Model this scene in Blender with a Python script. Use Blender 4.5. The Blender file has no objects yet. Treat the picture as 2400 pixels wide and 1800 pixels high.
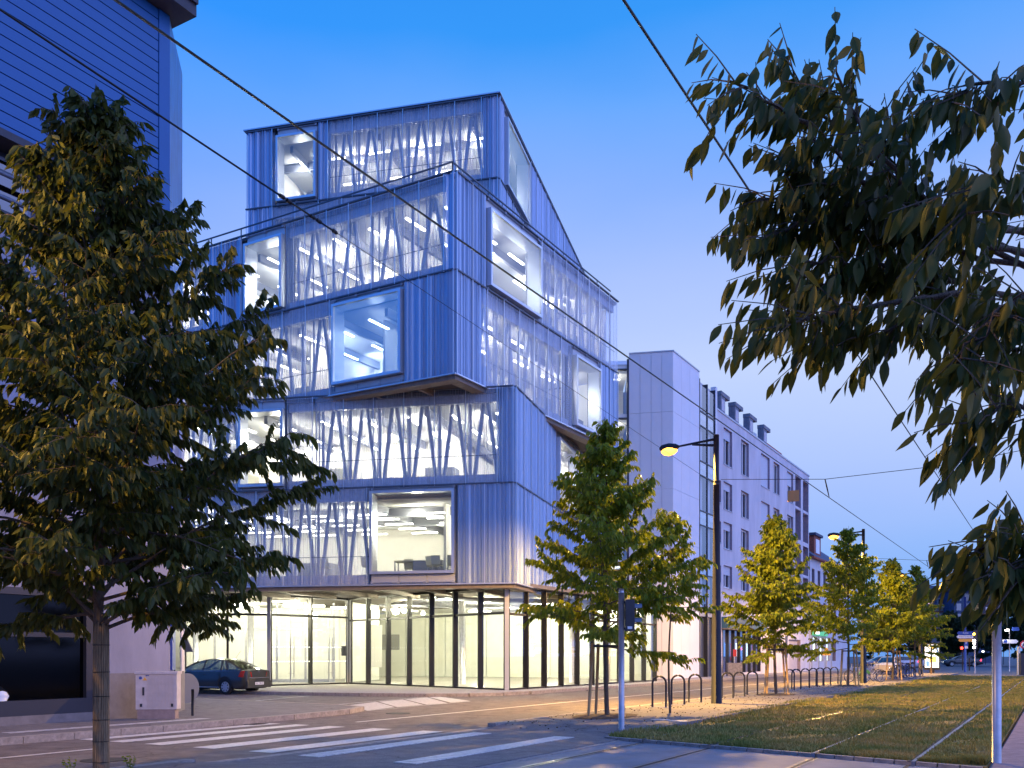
import bpy, math, random
import numpy as np
from mathutils import Vector, Matrix
R = math.radians
random.seed(7)
rng = np.random.default_rng(11)
scene = bpy.context.scene
col = scene.collection

# ------------------------------------------------------------------ camera
F_PX, CX, HY, H = 2200.0, 1200.0, 1537.0, 1.55
cam_d = bpy.data.cameras.new('camera')
cam_d.sensor_width = 36.0
cam_d.lens = F_PX / 2400.0 * 36.0
cam_d.shift_y = (HY - 900.0) / 2400.0
cam_d.clip_start = 0.1
cam_d.clip_end = 3000.0
cam = bpy.data.objects.new('camera', cam_d)
cam.location = (0, 0, H)
cam.rotation_euler = (R(90), 0, 0)
col.objects.link(cam)
scene.camera = cam

# ------------------------------------------------------------------ sky (dusk)
world = bpy.data.worlds.new("World")
scene.world = world
world.use_nodes = True
nt = world.node_tree
nt.nodes.clear()
def wn(t, **k):
    n = nt.nodes.new(t)
    for a, b in k.items():
        setattr(n, a, b)
    return n
wo = wn('ShaderNodeOutputWorld'); bg = wn('ShaderNodeBackground')
tc = wn('ShaderNodeTexCoord'); sp = wn('ShaderNodeSeparateXYZ')
nt.links.new(tc.outputs['Generated'], sp.inputs[0])
ramp = wn('ShaderNodeValToRGB')
els = ramp.color_ramp.elements
SKY = [(0.0, (.16, .37, .86)), (.05, (.20, .42, .92)), (.102, (.283, .491, .97)), (.174, (.40, .555, 1.0)), (.278, (.545, .67, 1.0)), (.368, (.41, .558, 1.0)),
       (.441, (.25, .451, 1.0)), (.504, (.141, .402, 1.0)), (.5615, (.041, .323, .956)), (.75, (.005, .21, .78)), (1.0, (.008, .15, .60))]
els[0].position = SKY[0][0]; els[0].color = SKY[0][1] + (1,)
els[1].position = SKY[1][0]; els[1].color = SKY[1][1] + (1,)
for p_, c_ in SKY[2:]:
    e = els.new(p_); e.color = c_ + (1,)
# soft banks of high haze break the gradient a little
nz = wn('ShaderNodeTexNoise'); nz.inputs['Scale'].default_value = 1.9; nz.inputs['Detail'].default_value = 5.0
mp = wn('ShaderNodeMapping'); mp.inputs['Scale'].default_value = (1, 1, 2.6)
nt.links.new(tc.outputs['Generated'], mp.inputs[0]); nt.links.new(mp.outputs[0], nz.inputs['Vector'])
m1 = wn('ShaderNodeMath', operation='MULTIPLY_ADD'); m1.inputs[1].default_value = .10; m1.inputs[2].default_value = -.05
nt.links.new(nz.outputs['Fac'], m1.inputs[0])
m2 = wn('ShaderNodeMath', operation='ADD'); nt.links.new(sp.outputs['Z'], m2.inputs[0]); nt.links.new(m1.outputs[0], m2.inputs[1])
nt.links.new(m2.outputs[0], ramp.inputs[0])
# after-glow of the sun that has set behind the camera's right shoulder; out of view, strengthened to brighten the facades
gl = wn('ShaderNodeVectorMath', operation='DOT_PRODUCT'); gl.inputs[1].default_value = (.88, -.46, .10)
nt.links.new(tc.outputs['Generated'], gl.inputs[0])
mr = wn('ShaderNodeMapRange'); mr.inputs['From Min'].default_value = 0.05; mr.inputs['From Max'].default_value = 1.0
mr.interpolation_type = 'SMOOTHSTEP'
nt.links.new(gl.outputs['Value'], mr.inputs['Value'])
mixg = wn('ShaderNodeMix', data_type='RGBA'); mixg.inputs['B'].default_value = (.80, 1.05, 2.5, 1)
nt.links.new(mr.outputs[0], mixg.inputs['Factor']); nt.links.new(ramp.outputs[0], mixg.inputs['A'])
# the side of the sky opposite the glow has already turned deep blue
gl2 = wn('ShaderNodeVectorMath', operation='DOT_PRODUCT'); gl2.inputs[1].default_value = (-.98, -.20, .0)
nt.links.new(tc.outputs['Generated'], gl2.inputs[0])
mr2 = wn('ShaderNodeMapRange'); mr2.inputs['From Min'].default_value = -.22; mr2.inputs['From Max'].default_value = .8; mr2.inputs['To Max'].default_value = .9
mr2.interpolation_type = 'SMOOTHSTEP'
nt.links.new(gl2.outputs['Value'], mr2.inputs['Value'])
mixd = wn('ShaderNodeMix', data_type='RGBA'); mixd.inputs['B'].default_value = (.015, .25, 1.15, 1)
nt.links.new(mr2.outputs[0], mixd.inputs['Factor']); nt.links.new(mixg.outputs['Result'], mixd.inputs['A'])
sky = wn('ShaderNodeTexSky'); sky.sky_type = 'NISHITA'; sky.sun_disc = False
sky.sun_elevation = R(1.0); sky.sun_rotation = R(118); sky.ozone_density = 6.0
sadd = wn('ShaderNodeMix', data_type='RGBA', blend_type='ADD'); sadd.inputs['Factor'].default_value = .012
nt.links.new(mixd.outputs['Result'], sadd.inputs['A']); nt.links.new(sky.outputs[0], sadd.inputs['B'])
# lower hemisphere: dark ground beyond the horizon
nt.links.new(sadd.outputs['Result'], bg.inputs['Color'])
bg.inputs['Strength'].default_value = 1.0
nt.links.new(bg.outputs[0], wo.inputs[0])

scene.view_settings.view_transform = 'Standard'
scene.view_settings.look = 'None'
scene.view_settings.exposure = 0.0
scene.view_settings.gamma = 1.0
scene.view_settings.use_curve_mapping = False
cy = scene.cycles
cy.max_bounces = 7; cy.diffuse_bounces = 3; cy.glossy_bounces = 3; cy.transmission_bounces = 4
cy.transparent_max_bounces = 24; cy.sample_clamp_indirect = 3.0; cy.sample_clamp_direct = 0.0
cy.caustics_reflective = False; cy.caustics_refractive = False; cy.use_denoising = True

# ------------------------------------------------------------------ street axes
U = Vector((.5014, .8652)); N = Vector((-.8652, .5014))
def ST(s, t, z=0.0):
    return Vector((U.x * s + N.x * t, U.y * s + N.y * t, z))
def G(x, y, z=0.0):
    """ground point seen at photo pixel x,y on height z"""
    Y = F_PX * (H - z) / (y - HY)
    return Vector(((x - CX) / F_PX * Y, Y, z))
def PY(x, Y, z=0.0):
    return Vector(((x - CX) / F_PX * Y, Y, z))
def tx(t, x, z=0.0):
    """point on the street-parallel line at offset t seen at photo column x"""
    k = (x - CX) / F_PX
    Y = t / (N.x * k + N.y)
    return Vector((k * Y, Y, z))

# ------------------------------------------------------------------ mesh helpers
class MB:
    def __init__(self):
        self.v, self.f, self.m = [], [], []
    def face(self, pts, mi=0):
        i = len(self.v); self.v += [tuple(p) for p in pts]
        self.f.append(tuple(range(i, i + len(pts)))); self.m.append(mi)
    def hexa(self, p, mi=0):
        i = len(self.v); self.v += [tuple(q) for q in p]
        for q in ((0, 3, 2, 1), (4, 5, 6, 7), (0, 1, 5, 4), (1, 2, 6, 5), (2, 3, 7, 6), (3, 0, 4, 7)):
            self.f.append(tuple(i + k for k in q)); self.m.append(mi)
    def bx(self, x0, y0, z0, x1, y1, z1, mi=0):
        self.hexa([(x0, y0, z0), (x1, y0, z0), (x1, y1, z0), (x0, y1, z0), (x0, y0, z1), (x1, y0, z1), (x1, y1, z1), (x0, y1, z1)], mi)
    def beam(self, a, b, w, h, mi=0, up=(0, 0, 1)):
        a, b = Vector(a), Vector(b); d = (b - a).normalized(); u = Vector(up)
        s = d.cross(u)
        if s.length < 1e-4: s = d.cross(Vector((1, 0, 0)))
        s.normalize(); u = s.cross(d)
        s *= w / 2; u *= h / 2
        self.hexa([a - s - u, a + s - u, a + s + u, a - s + u, b - s - u, b + s - u, b + s + u, b - s + u], mi)
    def prism(self, poly, z0, z1, mi=0, top=None):
        n = len(poly); i = len(self.v)
        self.v += [(p[0], p[1], z0) for p in poly] + [(p[0], p[1], z1) for p in poly]
        self.f.append(tuple(i + n - 1 - k for k in range(n))); self.m.append(mi)
        self.f.append(tuple(i + n + k for k in range(n))); self.m.append(mi if top is None else top)
        for k in range(n):
            j = (k + 1) % n
            self.f.append((i + k, i + j, i + n + j, i + n + k)); self.m.append(mi)
    def tube(self, pts, r, n=8, mi=0, caps=True):
        pts = [Vector(p) for p in pts]
        if not isinstance(r, (list, tuple)): r = [r] * len(pts)
        i = len(self.v); K = len(pts)
        ref = None
        for k, p in enumerate(pts):
            d = (pts[min(k + 1, K - 1)] - pts[max(k - 1, 0)]).normalized()
            if ref is None:
                ref = Vector((0, 0, 1)) if abs(d.z) < .9 else Vector((1, 0, 0))
            a = d.cross(ref).normalized(); b = d.cross(a).normalized(); ref = b.cross(d) if False else ref
            for q in range(n):
                t = 2 * math.pi * q / n
                self.v.append(tuple(p + a * (math.cos(t) * r[k]) + b * (math.sin(t) * r[k])))
        for k in range(K - 1):
            for q in range(n):
                q2 = (q + 1) % n
                self.f.append((i + k * n + q, i + k * n + q2, i + (k + 1) * n + q2, i + (k + 1) * n + q)); self.m.append(mi)
        if caps:
            self.f.append(tuple(i + q for q in range(n))); self.m.append(mi)
            self.f.append(tuple(i + (K - 1) * n + n - 1 - q for q in range(n))); self.m.append(mi)
    def torus(self, c, R0, r, ax, n=20, k=6, mi=0, a0=0.0, a1=2 * math.pi):
        ax = Vector(ax).normalized(); u = ax.cross(Vector((0, 0, 1)))
        if u.length < 1e-3: u = Vector((1, 0, 0))
        u.normalize(); w = ax.cross(u)
        pts = [Vector(c) + (u * math.cos(a0 + (a1 - a0) * j / n) + w * math.sin(a0 + (a1 - a0) * j / n)) * R0 for j in range(n + 1)]
        i = len(self.v)
        for j, p in enumerate(pts):
            rad = (p - Vector(c)).normalized()
            for q in range(k):
                t = 2 * math.pi * q / k
                self.v.append(tuple(p + rad * (math.cos(t) * r) + ax * (math.sin(t) * r)))
        for j in range(n):
            for q in range(k):
                q2 = (q + 1) % k
                self.f.append((i + j * k + q, i + j * k + q2, i + (j + 1) * k + q2, i + (j + 1) * k + q)); self.m.append(mi)
    def disc(self, c, r, ax, n=20, th=.02, mi=0):
        ax = Vector(ax).normalized(); c = Vector(c)
        self.tube([c - ax * th / 2, c + ax * th / 2], r, n, mi)
    def build(self, name, mats, parent=None, smooth=False, origin=None, **props):
        me = bpy.data.meshes.new(name)
        v = np.array(self.v, dtype=float)
        if origin is None:
            lo, hi = v.min(0), v.max(0)
            o = np.array([(lo[0] + hi[0]) / 2, (lo[1] + hi[1]) / 2, lo[2]])
        else:
            o = np.array(origin, dtype=float)
        me.from_pydata([tuple(p) for p in (v - o)], [], self.f)
        if not isinstance(mats, (list, tuple)): mats = [mats]
        for m in mats: me.materials.append(m)
        if len(mats) > 1: me.polygons.foreach_set('material_index', self.m)
        if smooth: me.polygons.foreach_set('use_smooth', [True] * len(self.f))
        me.update()
        ob = bpy.data.objects.new(name, me)
        place(ob, o, parent)
        for k, val in props.items(): ob[k] = val
        return ob

WLOC = {}
def place(ob, o, parent=None):
    o = Vector((float(o[0]), float(o[1]), float(o[2])))
    if parent is not None:
        ob.parent = parent
        ob.location = o - WLOC[parent.name]
    else:
        ob.location = o
    col.objects.link(ob)
    WLOC[ob.name] = o
def thing(name, label, cat, loc=(0, 0, 0), group=None):
    o = bpy.data.objects.new(name, None)
    o.empty_display_size = .2
    place(o, loc)
    o['label'] = label; o['category'] = cat
    if group: o['group'] = group
    return o
def tag(o, label, cat, group=None):
    o['label'] = label; o['category'] = cat
    if group: o['group'] = group
    return o
def copy_tree(o, parent=None, loc=None, rz=None, sc=None, label=None):
    c = o.copy(); col.objects.link(c); c.parent = parent
    if loc is not None: c.location = loc
    if rz is not None: c.rotation_euler = (0, 0, rz)
    if sc is not None: c.scale = sc if isinstance(sc, (tuple, list)) else (sc, sc, sc)
    if label: c['label'] = label
    for ch in list(o.children): copy_tree(ch, c)
    return c
def put(root, loc, rz=0.0, sc=None):
    root.location = loc; root.rotation_euler = (0, 0, rz)
    if sc: root.scale = (sc, sc, sc)
def text_obj(name, s, size, mat, world_loc, xdir, normal, parent, extrude=.002, align='CENTER'):
    cu = bpy.data.curves.new(name, 'FONT'); cu.body = s; cu.size = size; cu.extrude = extrude
    cu.align_x = align; cu.align_y = 'CENTER'; cu.resolution_u = 2
    tmp = bpy.data.objects.new(name, cu); col.objects.link(tmp)
    me = bpy.data.meshes.new_from_object(tmp.evaluated_get(bpy.context.evaluated_depsgraph_get()))
    bpy.data.objects.remove(tmp); me.materials.clear(); me.materials.append(mat)
    ob = bpy.data.objects.new(name, me)
    x = Vector(xdir).normalized(); n = Vector(normal).normalized(); y = n.cross(x)
    place(ob, world_loc, parent)
    ob.rotation_euler = Matrix((x, y, n)).transposed().to_euler()
    return ob
def area(name, loc, size, power, color, parent=None, shape='RECTANGLE', rot=(0, 0, 0), spread=180):
    l = bpy.data.lights.new(name, 'AREA'); l.shape = shape; l.size = size[0]; l.size_y = size[1]
    l.energy = power; l.color = color; l.spread = R(spread)
    o = bpy.data.objects.new(name, l); place(o, loc, parent); o.rotation_euler = rot
    return o

# ------------------------------------------------------------------ materials
M = {}
def pm(key, color, rough=.6, metal=0.0, var=0.0, vscale=6.0, bump=0.0, bscale=40.0, spec=.5, streak=None, emit=None, color2=None, alpha=None, coat=0):
    m = bpy.data.materials.new(key); m.use_nodes = True
    t = m.node_tree; b = t.nodes['Principled BSDF']
    c = tuple(color) + (1,)
    b.inputs['Base Color'].default_value = c
    b.inputs['Roughness'].default_value = rough; b.inputs['Metallic'].default_value = metal
    b.inputs['Specular IOR Level'].default_value = spec
    if coat: b.inputs['Coat Weight'].default_value = coat; b.inputs['Coat Roughness'].default_value = .05
    tcn = t.nodes.new('ShaderNodeTexCoord')
    vec = tcn.outputs['Object']
    if streak:
        mpn = t.nodes.new('ShaderNodeMapping'); mpn.inputs['Scale'].default_value = streak
        t.links.new(vec, mpn.inputs[0]); vec = mpn.outputs[0]
    if var > 0 or color2:
        n = t.nodes.new('ShaderNodeTexNoise'); n.inputs['Scale'].default_value = vscale; n.inputs['Detail'].default_value = 6; n.inputs['Roughness'].default_value = .65
        t.links.new(vec, n.inputs['Vector'])
        mx = t.nodes.new('ShaderNodeMix'); mx.data_type = 'RGBA'
        c2 = color2 if color2 else tuple(min(1, x * (1 + var)) for x in color)
        c1 = color if color2 else tuple(x * (1 - var) for x in color)
        mx.inputs['A'].default_value = tuple(c1) + (1,); mx.inputs['B'].default_value = tuple(c2) + (1,)
        rr = t.nodes.new('ShaderNodeMapRange'); rr.inputs['From Min'].default_value = .33; rr.inputs['From Max'].default_value = .67
        t.links.new(n.outputs['Fac'], rr.inputs['Value']); t.links.new(rr.outputs[0], mx.inputs['Factor'])
        t.links.new(mx.outputs['Result'], b.inputs['Base Color'])
    if bump > 0:
        n2 = t.nodes.new('ShaderNodeTexNoise'); n2.inputs['Scale'].default_value = bscale; n2.inputs['Detail'].default_value = 4
        t.links.new(vec, n2.inputs['Vector'])
        bp = t.nodes.new('ShaderNodeBump'); bp.inputs['Strength'].default_value = bump; bp.inputs['Distance'].default_value = .02
        t.links.new(n2.outputs['Fac'], bp.inputs['Height']); t.links.new(bp.outputs[0], b.inputs['Normal'])
    if emit:
        b.inputs['Emission Color'].default_value = tuple(emit[0]) + (1,); b.inputs['Emission Strength'].default_value = emit[1]
    if alpha is not None:
        b.inputs['Alpha'].default_value = alpha
    M[key] = m
    return m
def glass(key, tint=(.9, .95, 1), refl=.12, rough=0.0, f0=.04):
    m = bpy.data.materials.new(key); m.use_nodes = True; t = m.node_tree; t.nodes.clear()
    o = t.nodes.new('ShaderNodeOutputMaterial'); mx = t.nodes.new('ShaderNodeMixShader')
    tr = t.nodes.new('ShaderNodeBsdfTransparent'); tr.inputs[0].default_value = tuple(tint) + (1,)
    g = t.nodes.new('ShaderNodeBsdfGlossy'); g.inputs['Roughness'].default_value = rough; g.inputs['Color'].default_value = (1, 1, 1, 1)
    lw = t.nodes.new('ShaderNodeLayerWeight'); lw.inputs[0].default_value = .5
    fr = t.nodes.new('ShaderNodeMath'); fr.operation = 'POWER'; fr.inputs[1].default_value = 4.5; t.links.new(lw.outputs['Facing'], fr.inputs[0])
    ma = t.nodes.new('ShaderNodeMath'); ma.operation = 'ADD'; ma.inputs[1].default_value = refl + f0; ma.use_clamp = True
    t.links.new(fr.outputs[0], ma.inputs[0]); t.links.new(ma.outputs[0], mx.inputs[0])
    t.links.new(tr.outputs[0], mx.inputs[1]); t.links.new(g.outputs[0], mx.inputs[2]); t.links.new(mx.outputs[0], o.inputs[0])
    M[key] = m
def leafmat(key, c1, c2, c3):
    m = bpy.data.materials.new(key); m.use_nodes = True; t = m.node_tree; b = t.nodes['Principled BSDF']
    g = t.nodes.new('ShaderNodeNewGeometry'); n = t.nodes.new('ShaderNodeTexNoise'); n.inputs['Scale'].default_value = 1.7
    tcn = t.nodes.new('ShaderNodeTexCoord'); t.links.new(tcn.outputs['Object'], n.inputs['Vector'])
    rp = t.nodes.new('ShaderNodeValToRGB'); rp.color_ramp.elements[0].color = tuple(c1) + (1,); rp.color_ramp.elements[1].color = tuple(c2) + (1,)
    rp.color_ramp.elements[0].position = .15; rp.color_ramp.elements[1].position = .85
    e = rp.color_ramp.elements.new(.96); e.color = tuple(c3) + (1,)
    ma = t.nodes.new('ShaderNodeMath'); ma.operation = 'MULTIPLY_ADD'; ma.inputs[1].default_value = .4
    t.links.new(n.outputs['Fac'], ma.inputs[0]); 
    m3 = t.nodes.new('ShaderNodeMath'); m3.operation = 'MULTIPLY'; m3.inputs[1].default_value = .62
    t.links.new(g.outputs['Random Per Island'], m3.inputs[0]); t.links.new(m3.outputs[0], ma.inputs[2])
    t.links.new(ma.outputs[0], rp.inputs[0]); t.links.new(rp.outputs[0], b.inputs['Base Color'])
    b.inputs['Roughness'].default_value = .45; b.inputs['Specular IOR Level'].default_value = .28
    tl = t.nodes.new('ShaderNodeBsdfTranslucent'); t.links.new(rp.outputs[0], tl.inputs['Color'])
    mx = t.nodes.new('ShaderNodeMixShader'); mx.inputs[0].default_value = .42
    o = t.nodes['Material Output']
    t.links.new(b.outputs[0], mx.inputs[1]); t.links.new(tl.outputs[0], mx.inputs[2]); t.links.new(mx.outputs[0], o.inputs[0])
    M[key] = m
def meshmat(key, color, opacity, rough=.45, metal=.6):
    """expanded-metal skin: fine diamond openings let part of the light through"""
    m = bpy.data.materials.new(key); m.use_nodes = True; t = m.node_tree; b = t.nodes['Principled BSDF']
    b.inputs['Base Color'].default_value = tuple(color) + (1,); b.inputs['Roughness'].default_value = rough; b.inputs['Metallic'].default_value = metal
    tr = t.nodes.new('ShaderNodeBsdfTransparent'); mx = t.nodes.new('ShaderNodeMixShader')
    g = t.nodes.new('ShaderNodeNewGeometry')
    tcn = t.nodes.new('ShaderNodeTexCoord'); mpn = t.nodes.new('ShaderNodeMapping'); mpn.inputs['Scale'].default_value = (9, 9, .25)
    n = t.nodes.new('ShaderNodeTexNoise'); n.inputs['Scale'].default_value = 1.6; n.inputs['Detail'].default_value = 2
    t.links.new(tcn.outputs['Object'], mpn.inputs[0]); t.links.new(mpn.outputs[0], n.inputs['Vector'])
    lw = t.nodes.new('ShaderNodeLayerWeight'); lw.inputs[0].default_value = .35
    a = t.nodes.new('ShaderNodeMath'); a.operation = 'MULTIPLY_ADD'; a.inputs[1].default_value = .24; a.inputs[2].default_value = opacity - .14
    t.links.new(n.outputs['Fac'], a.inputs[0])
    a2 = t.nodes.new('ShaderNodeMath'); a2.operation = 'MULTIPLY_ADD'; a2.inputs[1].default_value = .35; a2.use_clamp = True
    t.links.new(lw.outputs['Facing'], a2.inputs[0]); t.links.new(a.outputs[0], a2.inputs[2])
    t.links.new(a2.outputs[0], mx.inputs[0]); t.links.new(tr.outputs[0], mx.inputs[1]); t.links.new(b.outputs[0], mx.inputs[2])
    t.links.new(mx.outputs[0], t.nodes['Material Output'].inputs[0])
    M[key] = m

pm('asphalt', (.145, .118, .108), .8, var=.35, vscale=2.2, bump=.5, bscale=160)
pm('asphalt_far', (.12, .12, .125), .85, var=.2, vscale=.5)
def asphalt_detail(key):
    m = M[key]; t = m.node_tree; b = t.nodes['Principled BSDF']
    src = b.inputs['Base Color'].links[0].from_socket
    tcn = t.nodes.new('ShaderNodeTexCoord')
    v = t.nodes.new('ShaderNodeTexVoronoi'); v.feature = 'DISTANCE_TO_EDGE'; v.inputs['Scale'].default_value = .33
    n = t.nodes.new('ShaderNodeTexNoise'); n.inputs['Scale'].default_value = 1.3; n.inputs['Detail'].default_value = 5
    add = t.nodes.new('ShaderNodeVectorMath'); add.operation = 'ADD'
    t.links.new(tcn.outputs['Object'], n.inputs['Vector']); t.links.new(tcn.outputs['Object'], add.inputs[0]); t.links.new(n.outputs['Color'], add.inputs[1]); t.links.new(add.outputs[0], v.inputs['Vector'])
    cr = t.nodes.new('ShaderNodeMapRange'); cr.inputs['From Min'].default_value = .0; cr.inputs['From Max'].default_value = .008; cr.inputs['To Min'].default_value = .45
    t.links.new(v.outputs['Distance'], cr.inputs['Value'])
    n2 = t.nodes.new('ShaderNodeTexNoise'); n2.inputs['Scale'].default_value = 70; n2.inputs['Detail'].default_value = 2; t.links.new(tcn.outputs['Object'], n2.inputs['Vector'])
    m2 = t.nodes.new('ShaderNodeMapRange'); m2.inputs['From Min'].default_value = .35; m2.inputs['From Max'].default_value = .65; m2.inputs['To Min'].default_value = .72; m2.inputs['To Max'].default_value = 1.3
    t.links.new(n2.outputs['Fac'], m2.inputs['Value'])
    mm = t.nodes.new('ShaderNodeMath'); mm.operation = 'MULTIPLY'; t.links.new(cr.outputs[0], mm.inputs[0]); t.links.new(m2.outputs[0], mm.inputs[1])
    mx = t.nodes.new('ShaderNodeVectorMath'); mx.operation = 'SCALE'; t.links.new(src, mx.inputs[0]); t.links.new(mm.outputs[0], mx.inputs['Scale'])
    t.links.new(mx.outputs[0], b.inputs['Base Color'])
asphalt_detail('asphalt')
pm('paving', (.155, .14, .14), .85, var=.22, vscale=3.5, bump=.3, bscale=120)
asphalt_detail('paving')
pm('paving_gravel', (.34, .32, .31), .9, var=.3, vscale=22, bump=.5, bscale=60)
pm('track_concrete', (.20, .20, .22), .7, var=.18, vscale=1.6, bump=.2, bscale=90)
pm('side_paving', (.22, .17, .19), .85, var=.25, vscale=4, bump=.3, bscale=80)
pm('asphalt_patch', (.15, .135, .13), .85, var=.25, vscale=5, bump=.5, bscale=150)
pm('kerb', (.30, .26, .23), .8, var=.3, vscale=9, bump=.4, bscale=60)
pm('road_paint', (.60, .57, .53), .6, var=.22, vscale=14, bump=.2, bscale=120)
pm('worn_paint', (.45, .43, .42), .7, var=.4, vscale=9, bump=.2, bscale=120)
pm('rail_steel', (.26, .24, .25), .38, metal=.7, var=.2, vscale=5)
pm('rail_groove', (.03, .028, .027), .7)
pm('grass_soil', (.13, .125, .028), .95, color2=(.28, .19, .06), vscale=.9, bump=.9, bscale=45)
pm('mulch', (.07, .045, .03), .95, var=.6, vscale=30, bump=1, bscale=40)
pm('bark', (.11, .08, .055), .9, var=.4, vscale=12, bump=.8, bscale=25, streak=(6, 6, .8))
pm('reed', (.22, .155, .085), .9, var=.45, vscale=8, bump=.8, bscale=20, streak=(8, 8, .6))
pm('stake_wood', (.44, .28, .12), .8, var=.3, vscale=6, streak=(6, 6, .5), bump=.4)
pm('dark_metal', (.035, .035, .042), .45, metal=.3, var=.2, vscale=4)
pm('pole_paint', (.022, .022, .030), .6, var=.15, vscale=2, spec=.25)
pm('post_brown', (.06, .028, .02), .7, var=.2, vscale=3)
pm('galv', (.42, .42, .45), .42, metal=.6, var=.15, vscale=6)
pm('zinc', (.34, .40, .50), .45, metal=.5, var=.12, vscale=1.5)
pm('cassette', (.50, .52, .56), .5, metal=.3, var=.06, vscale=2)
pm('edge_metal', (.62, .66, .72), .35, metal=.7)
pm('steel_paint', (.33, .36, .42), .5, var=.1)
pm('slab_edge', (.34, .38, .46), .6, var=.15)
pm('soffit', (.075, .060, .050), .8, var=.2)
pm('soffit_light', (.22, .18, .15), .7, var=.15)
pm('int_wall', (.80, .78, .72), .8, var=.04, vscale=1.0)
pm('int_panel', (.62, .63, .56), .5, var=.06, vscale=1.5)
pm('int_ceiling', (.74, .74, .72), .7)
pm('int_floor', (.36, .35, .32), .25, var=.1, vscale=2)
pm('int_beam', (.24, .25, .29), .5)
pm('int_furn', (.50, .48, .36), .5)
pm('chair_shell', (.55, .53, .40), .45)
pm('black_board', (.12, .12, .11), .5)
pm('mullion', (.022, .020, .018), .4, metal=.3)
pm('post_light', (.55, .55, .56), .4, metal=.4)
pm('rebate', (.10, .12, .15), .5, metal=.3)
pm('tube', (1, 1, 1), .5, emit=((1.0, .97, .86), 9.0))
pm('tube_spot', (1, 1, 1), .5, emit=((1.0, .96, .80), 30.0))
pm('sodium', (1, .6, .2), .5, emit=((1.0, .40, .035), 6.0))
pm('white_bulb', (1, 1, 1), .5, emit=((1.0, .92, .80), 30.0))
pm('amber_bulb', (1, .5, .1), .5, emit=((1.0, .35, .02), 30.0))
pm('red_bulb', (1, .05, .02), .5, emit=((1.0, .04, .02), 10.0))
pm('siding', (.004, .10, .31), .5, var=.06, vscale=.8)
pm('siding_end', (.03, .20, .46), .5, var=.25, vscale=2.5, streak=(4, 4, .5))
pm('render_white', (.60, .57, .60), .85, var=.07, vscale=1.2, bump=.1)
pm('plaster_dark', (.25, .25, .32), .85, var=.16, vscale=.9, bump=.15, streak=(1, 1, .35))
pm('plinth', (.17, .16, .17), .85, var=.2, vscale=3)
pm('shop_dark', (.020, .022, .035), .4)
pm('eave', (.035, .035, .05), .6, var=.2)
pm('panel_white', (.80, .78, .80), .55, var=.04, vscale=.7)
pm('panel_joint', (.32, .32, .38), .7)
pm('apt_render', (.64, .60, .63), .9, var=.14, vscale=.7, bump=.12, streak=(1, 1, .3))
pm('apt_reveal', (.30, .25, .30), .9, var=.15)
pm('pvc', (.85, .85, .88), .5)
pm('shutter', (.60, .60, .66), .6, streak=(1, 1, 30), var=.12, vscale=2)
pm('tile_red', (.42, .06, .05), .8, var=.3, vscale=6)
pm('brick_red', (.30, .09, .06), .85, var=.3, vscale=8)
pm('concrete', (.20, .21, .25), .85, var=.25, vscale=3)
pm('slate', (.05, .07, .13), .7, var=.25, vscale=3)
pm('canopy_teal', (.04, .12, .18), .6)
pm('stone_pale', (.38, .30, .26), .8, var=.2, vscale=2)
pm('poster_white', (.9, .9, .9), .5, emit=((.85, .95, 1.0), 1.5))
pm('poster_yellow', (.9, .7, .2), .5, emit=((1, .72, .15), 1.2))
pm('poster_blue', (.15, .3, .7), .5, emit=((.1, .35, .85), .8))
pm('sign_blue', (.02, .06, .30), .5, spec=.6)
pm('sign_white', (.75, .74, .76), .5)
pm('sign_red', (.55, .02, .03), .5)
pm('sign_yellow', (.75, .38, .05), .5)
pm('sign_back', (.13, .15, .20), .45, metal=.5)
pm('sign_orange', (.62, .30, .10), .6)
pm('neon_green', (.2, .9, .5), .5, emit=((.10, 1.0, .45), 3.0))
pm('neon_white', (1, 1, 1), .5, emit=((.75, 1, .9), 5.0))
pm('neon_red', (1, .1, .2), .5, emit=((1.0, .03, .12), 4.0))
pm('shop_glow', (.8, .9, .85), .5, emit=((.75, 1.0, .85), 1.6))
pm('shop_green', (.1, .4, .2), .5, emit=((.15, .8, .3), .5))
pm('dormer_glow', (.8, .5, .5), .5, emit=((1.0, .55, .55), .9))
pm('cab_grey', (.50, .45, .46), .7, var=.12, vscale=5)
pm('cab_base', (.28, .21, .20), .85, var=.15)
pm('car_paint', (.030, .030, .028), .30, metal=.15, coat=.45)
pm('car_black', (.012, .012, .016), .2, metal=.3, coat=1)
pm('car_silver', (.42, .40, .44), .3, metal=.6, coat=.6)
pm('car_blue', (.03, .05, .14), .3, metal=.4, coat=.8)
pm('car_trim', (.015, .015, .017), .6)
pm('chrome', (.7, .7, .7), .2, metal=1)
pm('rubber', (.018, .018, .018), .8)
pm('wheel_cover', (.42, .42, .43), .4, metal=.4)
pm('tail_red', (.35, .01, .01), .15, coat=1)
pm('tail_lit', (.5, .02, .02), .3, emit=((1, .04, .08), 5.0))
pm('head_lit', (1, 1, .9), .3, emit=((1, .95, .8), 22.0))
pm('plate_white', (.75, .75, .75), .5)
pm('ink', (.02, .02, .03), .6)
pm('bike_green', (.10, .30, .04), .5)
pm('bike_blue', (.03, .08, .25), .4)
pm('bike_grey', (.35, .34, .36), .35, metal=.6)
pm('bag_white', (.55, .62, .72), .4)
pm('wire', (.015, .015, .018), .5, metal=.4)
pm('grass_blade', (.14, .19, .02), .8, color2=(.42, .30, .09), vscale=.9)
glass('glass_clear', (.97, .985, .97), .02)
glass('glass_big', (.86, .92, 1.0), .10)
glass('glass_blue', (.55, .72, .95), .36)
glass('glass_thin', (.95, .97, 1.0), .03)
glass('glass_car', (.35, .38, .34), .03)
glass('glass_dark', (.10, .14, .20), .12)
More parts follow.
